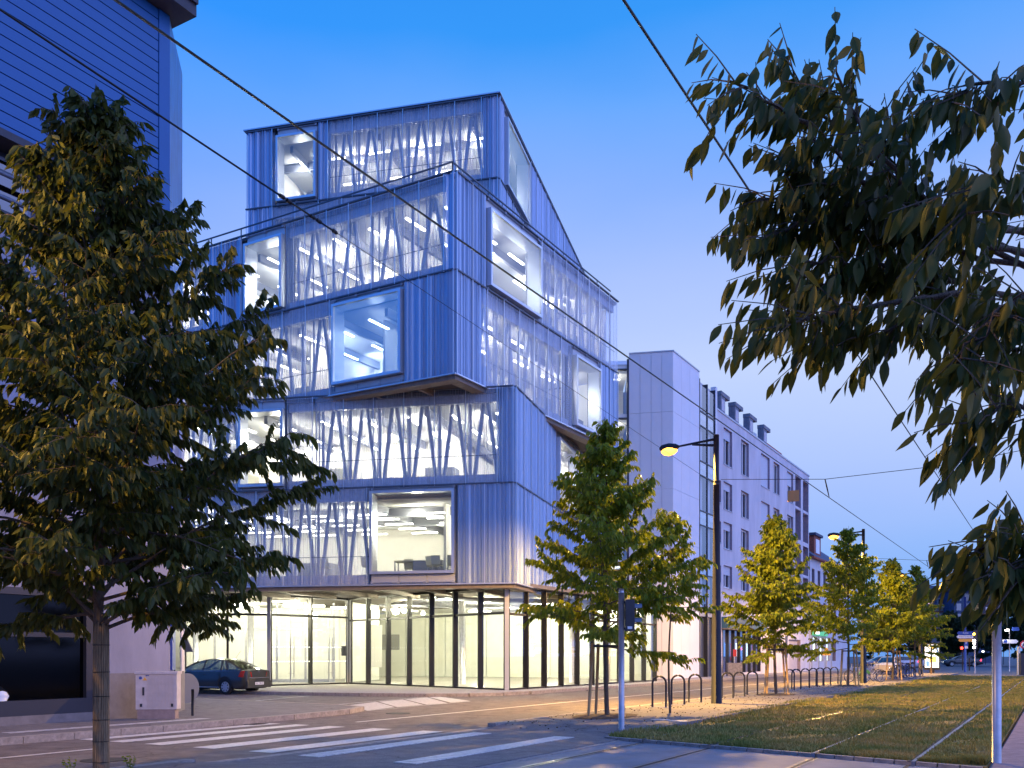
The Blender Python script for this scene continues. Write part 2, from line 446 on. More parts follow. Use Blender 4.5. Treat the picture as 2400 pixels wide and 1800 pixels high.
glass('glass_shop', (.10, .11, .13), .0, rough=.08, f0=.015)
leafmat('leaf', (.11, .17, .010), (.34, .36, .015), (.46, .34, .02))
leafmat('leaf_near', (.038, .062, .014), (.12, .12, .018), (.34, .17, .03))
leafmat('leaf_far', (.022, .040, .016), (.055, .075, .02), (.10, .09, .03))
meshmat('mesh_skin', (.50, .64, .86), .48)
meshmat('mesh_skin_light', (.70, .77, .90), .24, rough=.5, metal=.5)

# ------------------------------------------------------------------ ground, road, pavements
def strip(name, profile_s, t0, t1, zf, mat, label=None, parent=None, z_bottom=-.05):
    """strip along the street between offsets t0..t1 (callables or numbers); zf(s) is its height"""
    mb = MB()
    f0 = t0 if callable(t0) else (lambda s: t0); f1 = t1 if callable(t1) else (lambda s: t1)
    for a, b in zip(profile_s[:-1], profile_s[1:]):
        p = [ST(a, f0(a), zf(a)), ST(b, f0(b), zf(b)), ST(b, f1(b), zf(b)), ST(a, f1(a), zf(a))]
        q = [Vector((v.x, v.y, z_bottom)) for v in p]
        mb.hexa([q[0], q[3], q[2], q[1], p[0], p[3], p[2], p[1]][:0] or [q[0], q[1], q[2], q[3], p[0], p[1], p[2], p[3]])
    o = mb.build(name, mat, parent); o['kind'] = 'structure'
    return o
def sheet(name, pts, z, mat, parent=None):
    mb = MB(); mb.face([(p[0], p[1], z) for p in pts])
    o = mb.build(name, mat, parent); o['kind'] = 'structure'
    return o
mb = MB(); mb.face([(-900, -300, -.012), (1600, -300, -.012), (1600, 1500, -.012), (-900, 1500, -.012)])
g_ = mb.build('ground', M['asphalt_far']); g_['kind'] = 'structure'
road = sheet('road', [ST(-30, 10.4), ST(150, 10.4), ST(150, 60), ST(-30, 60)], 0.0, M['asphalt'])
side_z = .12
def isl_z(s):
    if s < 8.6 or s > 17.6: return .12
    if s < 9.6: return .12 - .09 * (s - 8.6)
    if s > 16.6: return .03 + .09 * (s - 16.6)
    return .03
isl_s = [-20, 0, 8.6, 9.6, 13, 16.6, 17.6] + list(range(20, 90, 5))
island = strip('pavement_island', isl_s, 6.9, 10.25, isl_z, M['paving'])
# kerb stones, one by one
def kerbs(parent, s0, s1, t, zf, L=1.0, w=.2, flip=0):
    base = {}
    s = s0
    while s < s1:
        z = zf(s + L / 2)
        key = round(z, 2)
        if key not in base:
            mb = MB(); mb.bx(-w / 2, .006, -.06, w / 2, L - .006, z + .004); base[key] = mb.build('kerb_stone', M['kerb'], parent, origin=(0, 0, 0))
            k = base[key]
        else:
            k = base[key].copy(); col.objects.link(k)
        k.parent = parent
        p = ST(s, t)
        k.location = Vector((p.x, p.y, random.uniform(-.003, .003))) - WLOC[parent.name]
        k.rotation_euler = (0, 0, math.atan2(U.y, U.x) - math.pi / 2)
        s += L
kerbs(island, 0, 82, 10.35, isl_z)
kerbs(island, -2, 16, 6.85, lambda s: .012, w=.1)
# left block pavement with its rounded tongue, kerb stones along the road
lp = [ST(-20, 15.95), ST(14, 15.95)] + [ST(17, 16.05), ST(19.4, 16.35), ST(20.7, 16.9), ST(21.2, 18.0), ST(21.5, 21.8), ST(21.8, 26), ST(22, 40), ST(-20, 40)]
mb = MB(); mb.prism([(p.x, p.y) for p in lp], -.05, .12)
lpav = mb.build('pavement_left', M['paving']); lpav['kind'] = 'structure'
kerbs(lpav, -2, 14, 15.85, lambda s: .12)
for a, b in (((14, 15.85)), ) and ():
    pass
def kerb_between(parent, A, B, w=.2, z=.124):
    d = (B - A); L = d.length; n_ = max(1, round(L)); d.normalize(); s_ = Vector((-d.y, d.x, 0)) * w / 2
    for k in range(n_):
        a = A + d * (L * k / n_ + .006); b = A + d * (L * (k + 1) / n_ - .006)
        mb = MB(); mb.hexa([a - s_, b - s_, b + s_, a + s_, (a - s_) + Vector((0, 0, z)), (b - s_) + Vector((0, 0, z)), (b + s_) + Vector((0, 0, z)), (a + s_) + Vector((0, 0, z))])
        mb.build('kerb_stone', M['kerb'], parent)
for a, b in zip(lp[1:8], lp[2:9]): kerb_between(lpav, a + (b - a).normalized() * .01, b)
# far pavement in front of the school and the blocks beyond
fp = [ST(80, 18.4), ST(33, 18.4), ST(31.3, 18.6), ST(30.0, 19.3), ST(29.0, 20.6), ST(28.2, 23), ST(27.5, 27), ST(27, 60), ST(120, 60), ST(120, 18.4)]
mb = MB(); mb.prism([(p.x, p.y) for p in reversed(fp)], -.05, .12)
fpav = mb.build('pavement_far', M['paving_gravel']); fpav['kind'] = 'structure'
kerbs(fpav, 33, 96, 18.3, lambda s: .12)
for a, b in zip(fp[1:7], fp[2:8]): kerb_between(fpav, a, b)
# tram tracks: concrete crossing, then grass
trk = strip('tram_crossing', [-20, 0, 10, 18], .75, 6.8, lambda s: .006, M['track_concrete'])
rp = strip('pavement_right', [-20, 0, 15, 40, 85], -9, .72, lambda s: .11, M['side_paving'])
gs = list(np.linspace(14, 76, 32))
gsoil = MB()
def gnear(t): return 14.35 + (t - 1.7) * .29
for i in range(12):
    ta, tb = .8 + i * (6.4 / 12), .8 + (i + 1) * (6.4 / 12)
    gsoil.hexa([ST(gnear(ta), ta, -.02), ST(76, ta, -.02), ST(76, tb, -.02), ST(gnear(tb), tb, -.02), ST(gnear(ta), ta, .05), ST(76, ta, .05), ST(76, tb, .05), ST(gnear(tb), tb, .05)])
gs_o = gsoil.build('lawn_track', M['grass_soil']); gs_o['kind'] = 'structure'
# edging stones of the lawn
mb = None
for i in range(22):
    ta = .85 + i * .29; tb = ta + .27
    a, b = ST(gnear(ta) - .06, ta), ST(gnear(tb) - .06, tb)
    mb = MB(); d = Vector((U.x, U.y, 0)) * .05
    mb.hexa([a - d, b - d, b + d, a + d] + [p + Vector((0, 0, .06)) for p in (a - d, b - d, b + d, a + d)])
    mb.build('edging_stone', M['kerb'], gs_o)
# rails
for i, t in enumerate((6.41, 4.94, 3.20, 1.735)):
    mb = MB()
    for s0, s1, z in ((-20, gnear(t) - .12, .008), (gnear(t) - .12, 78, .068 if i > 1 else .056)):
        zb = z - .08
        mb.hexa([ST(s0, t - .026, zb), ST(s1, t - .026, zb), ST(s1, t + .026, zb), ST(s0, t + .026, zb), ST(s0, t - .026, z), ST(s1, t - .026, z), ST(s1, t + .026, z), ST(s0, t + .026, z)], 0)
        # flangeway beside the head
        tt = t + (.062 if i in (1, 3) else -.062)
        zz = .0105 if z < .02 else .066
        mb.face([ST(s0, tt - .026, zz), ST(s1, tt - .026, zz), ST(s1, tt + .026, zz), ST(s0, tt + .026, zz)], 1)
        if z > .03: continue
        tt2 = tt + (.045 if i in (1, 3) else -.045)
        mb.face([ST(s0, tt2 - .018, zz + .002), ST(s1, tt2 - .018, zz + .002), ST(s1, tt2 + .018, zz + .002), ST(s0, tt2 + .018, zz + .002)], 0)
    o = mb.build('tram_rail', [M['rail_steel'], M['rail_groove']])
    tag(o, ['steel tram rail nearest the bicycle racks, sunk in the lawn', 'second tram rail from the bicycle racks, dark and half grown over',
            'bright tram rail left of the two by the right grey post', 'bright tram rail running just behind the right grey post'][i], 'rail', 'tram rails')
# grass blades
def grass_blades():
    n = 150000
    s = 14.4 + (76 - 14.4) * rng.random(n) ** 2.3
    t = .83 + 6.35 * rng.random(n)
    keep = (s > 14.4 + (t - 1.7) * .29) & ((np.sin(s * .9 + t * 1.7) + np.sin(s * .37 - t * 2.3 + 1) + np.sin(s * 2.1 + 3 * t) > -1.7) | (rng.random(n) < .35))
    for tr in (6.41, 4.94, 3.20, 1.735): keep &= (np.abs(t - tr) > .055)
    s, t = s[keep], t[keep]; n = len(s)
    edge = np.minimum(np.abs(t - .85), np.abs(t - 7.15)) < .35
    patch = np.sin(s * .9 + t * 1.7) + np.sin(s * .37 - t * 2.3 + 1) + np.sin(s * 2.1 + 3 * t)
    hgt = (.035 + .04 * rng.random(n) + .012 * patch + edge * .05 * rng.random(n)) * (1 + s * .004)
    hgt = np.clip(hgt, .02, .15)
    w = .006 + .0006 * s
    x = U.x * s + N.x * t; y = U.y * s + N.y * t
    a = rng.random(n) * 6.283; lx = rng.normal(0, .025, n); ly = rng.normal(0, .025, n)
    v = np.zeros((n, 3, 3))
    v[:, 0] = np.stack([x - np.cos(a) * w, y - np.sin(a) * w, np.full(n, .045)], 1)
    v[:, 1] = np.stack([x + np.cos(a) * w, y + np.sin(a) * w, np.full(n, .045)], 1)
    v[:, 2] = np.stack([x + lx, y + ly, .05 + hgt], 1)
    me = bpy.data.meshes.new('grass')
    me.vertices.add(n * 3); me.vertices.foreach_set('co', v.reshape(-1))
    me.loops.add(n * 3); me.loops.foreach_set('vertex_index', np.arange(n * 3))
    me.polygons.add(n); me.polygons.foreach_set('loop_start', np.arange(0, n * 3, 3)); me.polygons.foreach_set('loop_total', np.full(n, 3))
    me.materials.append(M['grass_blade']); me.update(calc_edges=True)
    o = bpy.data.objects.new('grass', me); col.objects.link(o); WLOC[o.name] = Vector((0, 0, 0))
    o['kind'] = 'stuff'; tag(o, 'short olive grass growing between the tram rails', 'grass')
grass_blades()

# ------------------------------------------------------------------ road paint
def paint(name, pts, z=.006, mat='road_paint', parent=road):
    mb = MB(); P = [Vector((p[0], p[1], z)) for p in pts]; mb.face(P)
    o = mb.build(name, M[mat], parent); return o
def bar(s0, s1, t, w, z=.006, mat='road_paint', skew=0.0, parent=road, name='zebra_bar'):
    return paint(name, [ST(s0 + skew, t - w / 2), ST(s1 + skew, t - w / 2), ST(s1, t + w / 2), ST(s0, t + w / 2)], z, mat, parent)
for t, w in ((15.45, .36), (14.6, .42), (13.6, .46), (12.35, .5), (11.05, .5)): bar(11.0, 15.85, t, w, skew=.0)
bar(17.1, 130, 14.1, .13, name='lane_line'); bar(-20, 10.2, 13.8, .13, name='lane_line')
# studded white bars on the island and beside the track
for t in (9.75, 7.95):
    mb = MB(); zt = .037
    n_ = 26
    for k in range(n_):
        a, b = 10.7 + 5.0 * k / n_, 10.7 + 5.0 * (k + 1) / n_ - .03
        mb.hexa([ST(a, t - .2, zt - .02), ST(b, t - .2, zt - .02), ST(b, t + .2, zt - .02), ST(a, t + .2, zt - .02), ST(a, t - .2, zt + .003), ST(b, t - .2, zt + .003), ST(b, t + .2, zt + .003), ST(a, t + .2, zt + .003)])
    mb.face([ST(10.7, t - .2, zt - .002), ST(15.7, t - .2, zt - .002), ST(15.7, t + .2, zt - .002), ST(10.7, t + .2, zt - .002)])
    mb.build('tactile_strip', M['road_paint'], island)
# worn pale guidance strip on the left pavement
bar(10.3, 15.0, 16.75, .34, z=.126, mat='worn_paint', parent=lpav, name='tactile_strip')
# hatching in front of the forecourt (pixel corners traced on the road plane)
def gp(x, y): return G(600 + x / 2.458, 1500 + y / 2.458)
for q in (((540, 376), (690, 357), (800, 388), (640, 408)), ((705, 356), (845, 343), (965, 375), (815, 388)),
          ((855, 342), (985, 331), (1105, 365), (985, 374)), ((995, 329), (1060, 327), (1235, 352), (1125, 362))):
    paint('hatch_bar', [gp(*p) for p in q], mat='worn_paint')
def line_between(a, b, w=.1, name='thin_line', mat='worn_paint'):
    d = (b - a).normalized(); s_ = Vector((-d.y, d.x, 0)) * w / 2
    paint(name, [a - s_, b - s_, b + s_, a + s_], .008, mat)
line_between(gp(350, 383), gp(1000, 326)); line_between(gp(0, 352), gp(310, 322)); line_between(G(470, 1664), G(760, 1664), .25)
line_between(gp(640, 409), gp(1235, 354), .08)

for s0, s1, t0, t1 in ((18.5, 23.5, 11.2, 12.4), (-2, 6.5, 14.3, 15.2), (30, 44, 15.2, 16.1), (52, 60, 11.5, 13.0), (6.5, 9.4, 11.6, 13.2)):
    paint('asphalt_patch', [ST(s0, t0), ST(s1, t0 + .05), ST(s1 - .1, t1), ST(s0 + .05, t1 - .04)], .003, 'asphalt_patch')
for s_, t_ in ((20.3, 15.3), (9.0, 12.2), (33.0, 12.0)):
    p = ST(s_, t_); mb = MB(); mb.disc((p.x, p.y, .004), .33, (0, 0, 1), 26, .012)
    tag(mb.build('manhole_cover', M['rail_groove']), {20.3: 'dark round manhole cover in the lane beyond the crossing', 9.0: 'dark round manhole cover in the road left of the zebra crossing', 33.0: 'dark round manhole cover in the nearer lane beyond the zebra crossing'}[s_], 'manhole cover')
for s_ in (15.2, 38.0):
    mb = MB(); 
    for k in range(7): mb.hexa([ST(s_ + k * .07, 15.45 if s_ < 20 else 17.95, .0), ST(s_ + k * .07 + .035, 15.45 if s_ < 20 else 17.95, .0), ST(s_ + k * .07 + .035, 15.75 if s_ < 20 else 18.2, .0), ST(s_ + k * .07, 15.75 if s_ < 20 else 18.2, .0),
        ST(s_ + k * .07, 15.45 if s_ < 20 else 17.95, .012), ST(s_ + k * .07 + .035, 15.45 if s_ < 20 else 17.95, .012), ST(s_ + k * .07 + .035, 15.75 if s_ < 20 else 18.2, .012), ST(s_ + k * .07, 15.75 if s_ < 20 else 18.2, .012)])
    o = mb.build('drain_grate', M['rail_groove'], road); o['kind'] = 'stuff'

# ------------------------------------------------------------------ the school
class Face:
    def __init__(s, p, d, n=None):
        s.p = Vector((p[0], p[1])); s.d = Vector(d).normalized()
        n1 = Vector((s.d.y, -s.d.x)); 
        if n1.dot(s.p) > 0: n1 = -n1
        s.n = n1
    def pt(s, a, z, o=0.0):
        q = s.p + s.d * a + s.n * o
        return Vector((q.x, q.y, z))
    def atx(s, x):
        k = (x - CX) / F_PX
        return (k * s.p.y - s.p.x) / (s.d.x - k * s.d.y)
    def box(s, mb, a0, a1, z0, z1, o0, o1, mi=0):
        mb.hexa([s.pt(a0, z0, o0), s.pt(a1, z0, o0), s.pt(a1, z0, o1), s.pt(a0, z0, o1), s.pt(a0, z1, o0), s.pt(a1, z1, o0), s.pt(a1, z1, o1), s.pt(a0, z1, o1)], mi)

school = thing('school_building', 'five storey school of stacked boxes wrapped in pleated metal mesh, lit from inside', 'building', (-4, 44, .12))
def skin(F, a0, a1, z0, z1, light=False, pw=1.22):
    amp = .024 if light else .065
    """pleated mesh panels between a0 and a1"""
    a0, a1 = min(a0, a1), max(a0, a1)
    n = max(1, round((a1 - a0) / pw)); W = (a1 - a0) / n
    for k in range(n):
        b0, b1 = a0 + W * k + .008, a0 + W * (k + 1) - .008
        mb = MB(); a = b0; pts = [(a, .0)]; up = True
        while a < b1 - .05:
            st = random.choice((.03, .04, .05, .06, .08)) if light else random.choice((.035, .05, .06, .085, .12, .16))
            a = min(a + st * .42, b1); pts.append((a, amp if up else random.choice((.0, .012))))
            if random.random() < .5:
                a = min(a + st * .7, b1); pts.append((a, pts[-1][1]))
            up = not up
        if pts[-1][0] < b1: pts.append((b1, .0))
        for (u0, o0), (u1, o1) in zip(pts[:-1], pts[1:]):
            mb.face([F.pt(u0, z0, o0), F.pt(u1, z0, o1), F.pt(u1, z1, o1), F.pt(u0, z1, o0)])
        mb.build('mesh_panel', M['mesh_skin_light' if light else 'mesh_skin'], school)
        mb = MB(); F.box(mb, b0 - .012, b0 + .022, z0 - .03, z1, .075, .10)
        mb.build('panel_edge', M['edge_metal'], school)
def window(F, a0, a1, z0, z1, gl='glass_big', proj=.22, bands=None, fw=.11):
    a0, a1 = min(a0, a1), max(a0, a1)
    mb = MB()
    F.box(mb, a0, a0 + fw, z0, z1, -.5, proj); F.box(mb, a1 - fw, a1, z0, z1, -.5, proj)
    F.box(mb, a0 + fw, a1 - fw, z0, z0 + fw, -.5, proj - .003); F.box(mb, a0 + fw, a1 - fw, z1 - fw, z1, -.5, proj - .003)
    w = mb.build('window', M['edge_metal'], school)
    mb = MB(); mb.face([F.pt(a0 + fw, z0 + fw, proj - .06), F.pt(a1 - fw, z0 + fw, proj - .06), F.pt(a1 - fw, z1 - fw, proj - .06), F.pt(a0 + fw, z1 - fw, proj - .06)])
    mb.build('pane', M[gl], w)
    if bands:
        zz0, zz1 = bands
        n = max(2, round((a1 - a0) / 1.3))
        for lo, hi in ((zz0, z0 - .02), (z1 + .02, zz1)):
            if hi - lo < .12: continue
            for k in range(n):
                mb = MB(); F.box(mb, a0 + (a1 - a0) * k / n + .012, a0 + (a1 - a0) * (k + 1) / n - .012, lo, hi, -.12, -.04)
                mb.build('cladding_panel', M['cassette'], school)
            mb = MB()
            for k in range(n + 1):
                aa = min(max(a0 + (a1 - a0) * k / n, a0 + .06), a1 - .06)
                F.box(mb, aa - .05, aa + .05, (lo if lo == zz0 else hi - .1), (lo + .1 if lo == zz0 else hi), -.03, .06)
            zc = lo + .05 if lo == zz0 else hi - .05
            mb.tube([F.pt(a0, zc, .03), F.pt(a1, zc, .03)], .018, 6)
            mb.build('mesh_rail', M['steel_paint'], school)
def storey(F, z0, z1, segs, nm, lights):
    for typ, x0, x1 in segs:
        a0, a1 = sorted((F.atx(x0), F.atx(x1)))
        if typ != 'window':
            mb = MB()
            F.box(mb, a0, a1, z0, z0 + .42, -.42, -.22); F.box(mb, a0, a1, z1 - .52, z1, -.42, -.22)
            mb.build('slab_band', M['slab_edge'], school)
        if typ == 'solid':
            mb = MB(); F.box(mb, a0, a1, z0 + .42, z1 - .52, -.36, -.20); mb.build('wall', M['zinc'], school)
            skin(F, a0, a1, z0, z1)
        elif typ in ('mesh', 'meshwin'):
            # glazing with mullions
            n = max(1, round((a1 - a0) / 1.22)); W = (a1 - a0) / n
            mb = MB()
            for k in range(n + 1):
                ac = min(max(a0 + W * k, a0 + .035), a1 - .035)
                F.box(mb, ac - .014, ac + .014, z0 + .42, z1 - .52, -.46, -.38)
            mb.build('mullion', M['steel_paint'], school)
            mb = MB(); mb.face([F.pt(a0, z0 + .42, -.41), F.pt(a1, z0 + .42, -.41), F.pt(a1, z1 - .52, -.41), F.pt(a0, z1 - .52, -.41)])
            mb.build('glazing', M['glass_thin'], school)
            if typ == 'mesh':
                n = max(1, round((a1 - a0) / (2.05 if nm[0] == 'B' else 1.22))); W = (a1 - a0) / n
                zz0, zz1 = z0 + .12, z1 - .4
                for k in range(n + 1):
                    ac = min(max(a0 + W * k, a0 + .08), a1 - .08)
                    mb = MB(); mb.tube([F.pt(ac, zz0, -.72), F.pt(ac, zz1, -.72)], .07, 8); mb.build('column', M['steel_paint'], school, smooth=True)
                    if k < n:
                        for sg in (-1, 1):
                            top = a0 + W * (k + .5) + sg * .10; bot = a0 + W * (k + .5) + sg * min(W / 2 - .14, .62)
                            mb = MB(); mb.tube([F.pt(bot, zz0, -.72), F.pt(top, zz1, -.72)], .088, 8)
                            mb.build('truss_strut', M['steel_paint'], school, smooth=True)
            mb = MB(); mb.tube([F.pt(a0, z0 + 1.18, -.16), F.pt(a1, z0 + 1.18, -.16)], .018, 6)
            mb.build('guard_rail', M['rebate'], school)
            skin(F, a0, a1, z0, z1, light=True)
        elif typ == 'window':
            b0, b1 = (.17, .45) if nm != 'C1' else (.41, .17)
            if nm in ('B1',): b0, b1 = .36, .28
            ww = .06
            window(F, a0 + ww, a1 - ww, z0 + b0, z1 - b1, 'glass_blue' if nm == 'B1' else ('glass_big' if nm[0] != 'C' else 'glass_clear'), bands=(z0 + .02, z1 - .02))
            mb = MB(); F.box(mb, a0, a1, z0, z0 + b0 - .06, -.42, -.2); F.box(mb, a0, a1, z1 - b1 + .06, z1, -.42, -.2)
            F.box(mb, a0 - .02, a0 + .05, z0, z1, -.6, -.1); F.box(mb, a1 - .05, a1 + .02, z0, z1, -.6, -.1)
            mb.build('window_surround', M['rebate'], school)
    aa = [F.atx(s[1]) for s in segs] + [F.atx(s[2]) for s in segs]
    # top trim of the mesh
    mb = MB(); F.box(mb, min(aa), max(aa), z1 - .02, z1 + .035, .0, .10); mb.build('mesh_trim', M['rebate'], school)

LIGHTC = (1.0, .95, .82)
def rooms(p, dl, dr, La, Lb, z0, z1, along, core_a, core_b, power, lc=LIGHTC, b_rows=(1.8, 4.4, 7.2), a_only=None):
    """floor slab, ribbed ceiling, beams, core wall and lights of one storey; p corner, dl/dr edge directions"""
    p = Vector(p); dl = Vector(dl).normalized(); dr = Vector(dr).normalized()
    Q = lambda a, b, z: Vector((p.x + dl.x * a + dr.x * b, p.y + dl.y * a + dr.y * b, z))
    def slab(name, a0, a1, b0, b1, za, zb, mat):
        mb = MB(); mb.hexa([Q(a0, b0, za), Q(a0, b1, za), Q(a1, b1, za), Q(a1, b0, za), Q(a0, b0, zb), Q(a0, b1, zb), Q(a1, b1, zb), Q(a1, b0, zb)])
        return mb.build(name, M[mat], school)
    slab('floor_slab', .5, La - .3, .5, Lb - .3, z0 + .05, z0 + .45, 'int_floor')
    # ribbed metal deck
    mb = MB(); k = .5
    while k < min(Lb, 12) - .4:
        mb.face([Q(.5, k, z1 - .42), Q(La - .3, k, z1 - .42), Q(La - .3, k + .10, z1 - .34), Q(.5, k + .10, z1 - .34)])
        mb.face([Q(.5, k + .10, z1 - .34), Q(La - .3, k + .10, z1 - .34), Q(La - .3, k + .2, z1 - .42), Q(.5, k + .2, z1 - .42)])
        k += .2
    mb.build('ceiling_deck', M['int_ceiling'], school)
    slab('ceiling_slab', .5, La - .3, .5, Lb - .3, z1 - .33, z1 - .2, 'int_ceiling')
    slab('rear_wall', La - .35, La - .25, .5, Lb - .3, z0 + .2, z1 - .43, 'int_wall'); slab('rear_wall', .5, La - .36, Lb - .4, Lb - .3, z0 + .2, z1 - .43, 'int_wall')
    core = slab('core_wall', core_a, La - .5, core_b, Lb - .5, z0 + .2, z1 - .43, 'int_wall')
    rr = random.Random(int(z0 * 10))
    a = 3.0 + rr.random() * 2
    while a < La - 2:
        ln = min(core_b, Lb) - 2.2
        if rr.random() < .6 and ln > 1: slab('partition', a, a + .1, 2.0, min(core_b, Lb - 1), z0 + .45, z1 - .43, 'int_wall')
        slab('shelf_unit', a + .3, a + 1.5 + rr.random(), 1.6 + rr.random() * 2, 2.1 + rr.random() * .4 + 2, z0 + .45, z0 + 1.2 + rr.random() * .5, rr.choice(('int_furn', 'int_beam', 'chair_shell')))
        a += 3.4 + rr.random() * 2.5
    b = 3.5
    while b < Lb - 1.5:
        slab('shelf_unit', 1.3, 1.8, b, b + 1.2, z0 + .45, z0 + 1.3 + rr.random() * .5, rr.choice(('int_furn', 'int_beam'))); b += 3.1
    # beams
    a = 1.6
    while a < La - 1:
        mb = MB(); mb.beam(Q(a, .9, z1 - .62), Q(a, min(Lb - .6, 13), z1 - .62), .16, .34)
        mb.build('ceiling_beam', M['int_beam'], school); a += 2.4 if along == 'b' else 4.8
    if along == 'a':
        for b in (2.6, 5.4):
            if b < core_b: 
                mb = MB(); mb.beam(Q(.9, b, z1 - .66), Q(La - .6, b, z1 - .66), .16, .36); mb.build('ceiling_beam', M['int_beam'], school)
    # light fixtures
    fx = None; spots = []
    if along == 'a':
        for b in b_rows:
            if b > core_b - .4: continue
            a = 1.5
            while a < La - 1.5: spots.append((a, b)); a += 2.6
    else:
        a = .9
        while a < La - 1:
            for b in (1.3, 3.9, 6.3):
                if b < core_b - .3 or (a < core_a - .3 and b < Lb - 1): spots.append((a, b))
            a += 1.9
    b = 9.0
    while b < Lb - 1.5:
        if core_a > 2: spots.append((min(2.2, core_a - 1), b))
        b += 2.8
    L = .65
    for i, (a, b) in enumerate(spots):
        c = Q(a, b, z1 - .88)
        if fx is None:
            dd = dl if along == 'a' else dr
            mb = MB(); mb.beam(c - Vector((dd.x, dd.y, 0)) * L, c + Vector((dd.x, dd.y, 0)) * L, .11, .05); fx = mb.build('ceiling_light', M['tube'], school, origin=tuple(c))
        else:
            f2 = fx.copy(); col.objects.link(f2); f2.location = c - WLOC[school.name]
    # real light: one lamp per ~9 m2 near the glazed sides
    n = 0; a = 1.8
    while a < La - .8:
        for b in ((2.4, 5.6) if a > 3 else (2.4,)):
            if b < core_b - .5 or a < core_a - .5:
                l = bpy.data.lights.new('lamp_light', 'POINT'); l.energy = power; l.color = lc; l.shadow_soft_size = .12
                o = bpy.data.objects.new('lamp_light', l); place(o, Q(a, b, z1 - 1.02), school)
        a += 3.2
    b = 6.0
    while b < Lb - .8:
        l = bpy.data.lights.new('lamp_light', 'POINT'); l.energy = power; l.color = lc; l.shadow_soft_size = .12
        o = bpy.data.objects.new('lamp_light', l); place(o, Q(min(2.0, core_a - .8), b, z1 - 1.02), school)
        b += 3.4
    return Q

pA, lA, rA = (-.646, 44.4), (-.970, .2436), (.26, .966)
pB, lB, rB = (-2.19, 36.03), (-.8652, .5014), (.5014, .8652)
pC, lC, rC = (.086, 37.7), (-.982, .187), (.28, .96)
A_l, A_r, B_l, B_r, C_l, C_r = Face(pA, lA), Face(pA, rA), Face(pB, lB), Face(pB, rB), Face(pC, lC), Face(pC, rC)
ZA, ZB, ZC = (20.15, 24.15, 28.05), (12.40, 16.38, 20.15), (4.50, 8.51, 12.38)
LA_, LAr = A_l.atx(577), A_r.atx(1370)
LB_, LBr = 23.0, B_r.atx(1447)
LC_, LCr = 17.0, C_r.atx(1420)

storey(A_l, ZA[1], ZA[2], [('solid', 1167.5, 1130), ('mesh', 1130, 770), ('solid', 770, 747), ('window', 746, 648), ('solid', 640, 577)], 'A2', 0)
storey(A_l, ZA[0], ZA[1], [('solid', 1167.5, 1150), ('mesh', 1150, 640), ('solid', 640, 577)], 'A1', 0)
storey(A_r, ZA[1], ZA[2], [('solid', 1168.5, 1181), ('window', 1181, 1235), ('solid', 1241, 1369)], 'A2', 0)
storey(A_r, ZA[0], ZA[1], [('solid', 1168.5, 1369)], 'A1', 0)
storey(B_l, ZB[1], ZB[2], [('solid', 1065.5, 1044), ('mesh', 1044, 670), ('window', 669, 576), ('solid', 567, 482), ('mesh', 482, 395)], 'B2', 0)
storey(B_l, ZB[0], ZB[1], [('solid', 1065.5, 949), ('window', 948, 781), ('mesh', 776, 512), ('window', 510, 455)], 'B1', 0)
storey(B_r, ZB[1], ZB[2], [('solid', 1066.5, 1139), ('window', 1139, 1263), ('mesh', 1266, 1447)], 'B2', 0)
storey(B_r, ZB[0], ZB[1], [('solid', 1066.5, 1138), ('mesh', 1138, 1341), ('window', 1342, 1403), ('solid', 1404, 1447)], 'B1b', 0)
storey(C_l, ZC[1], ZC[2], [('solid', 1204.5, 1167), ('mesh', 1167, 738), ('meshwin', 735, 672), ('window', 670, 560), ('mesh', 558, 430)], 'C2', 0)
storey(C_l, ZC[0], ZC[1], [('solid', 1204.5, 1072), ('window', 1070, 866), ('mesh', 862, 540), ('mesh', 540, 430)], 'C1', 0)
storey(C_r, ZC[1], ZC[2], [('solid', 1205.5, 1301), ('window', 1302, 1358), ('solid', 1360, 1420)], 'C2', 0)
storey(C_r, ZC[0], ZC[1], [('solid', 1205.5, 1420)], 'C1s', 0)

PW = 150
rooms(pA, lA, rA, LA_, LAr, ZA[1], ZA[2], 'a', 4.0, 7.5, PW * .85, (1, .97, .88))
rooms(pA, lA, rA, LA_, LAr, ZA[0], ZA[1], 'a', 4.0, 6.0, PW * .25, (1, .97, .88))
rooms(pB, lB, rB, LB_, LBr, ZB[1], ZB[2], 'b', 4.2, 6.5, PW * .8, (1, .96, .86))
rooms(pB, lB, rB, LB_, LBr, ZB[0], ZB[1], 'b', 4.2, 6.5, PW * .8, (1, .95, .85))
rooms(pC, lC, rC, LC_, LCr, ZC[1], ZC[2], 'b', 4.5, 7.0, PW * 1.1, (1, .95, .80))
rooms(pC, lC, rC, LC_, LCr, ZC[0], ZC[1], 'a', 4.0, 9.5, PW * 1.25, (1, .96, .76), b_rows=(1.6, 3.0, 4.6, 6.2, 7.8))

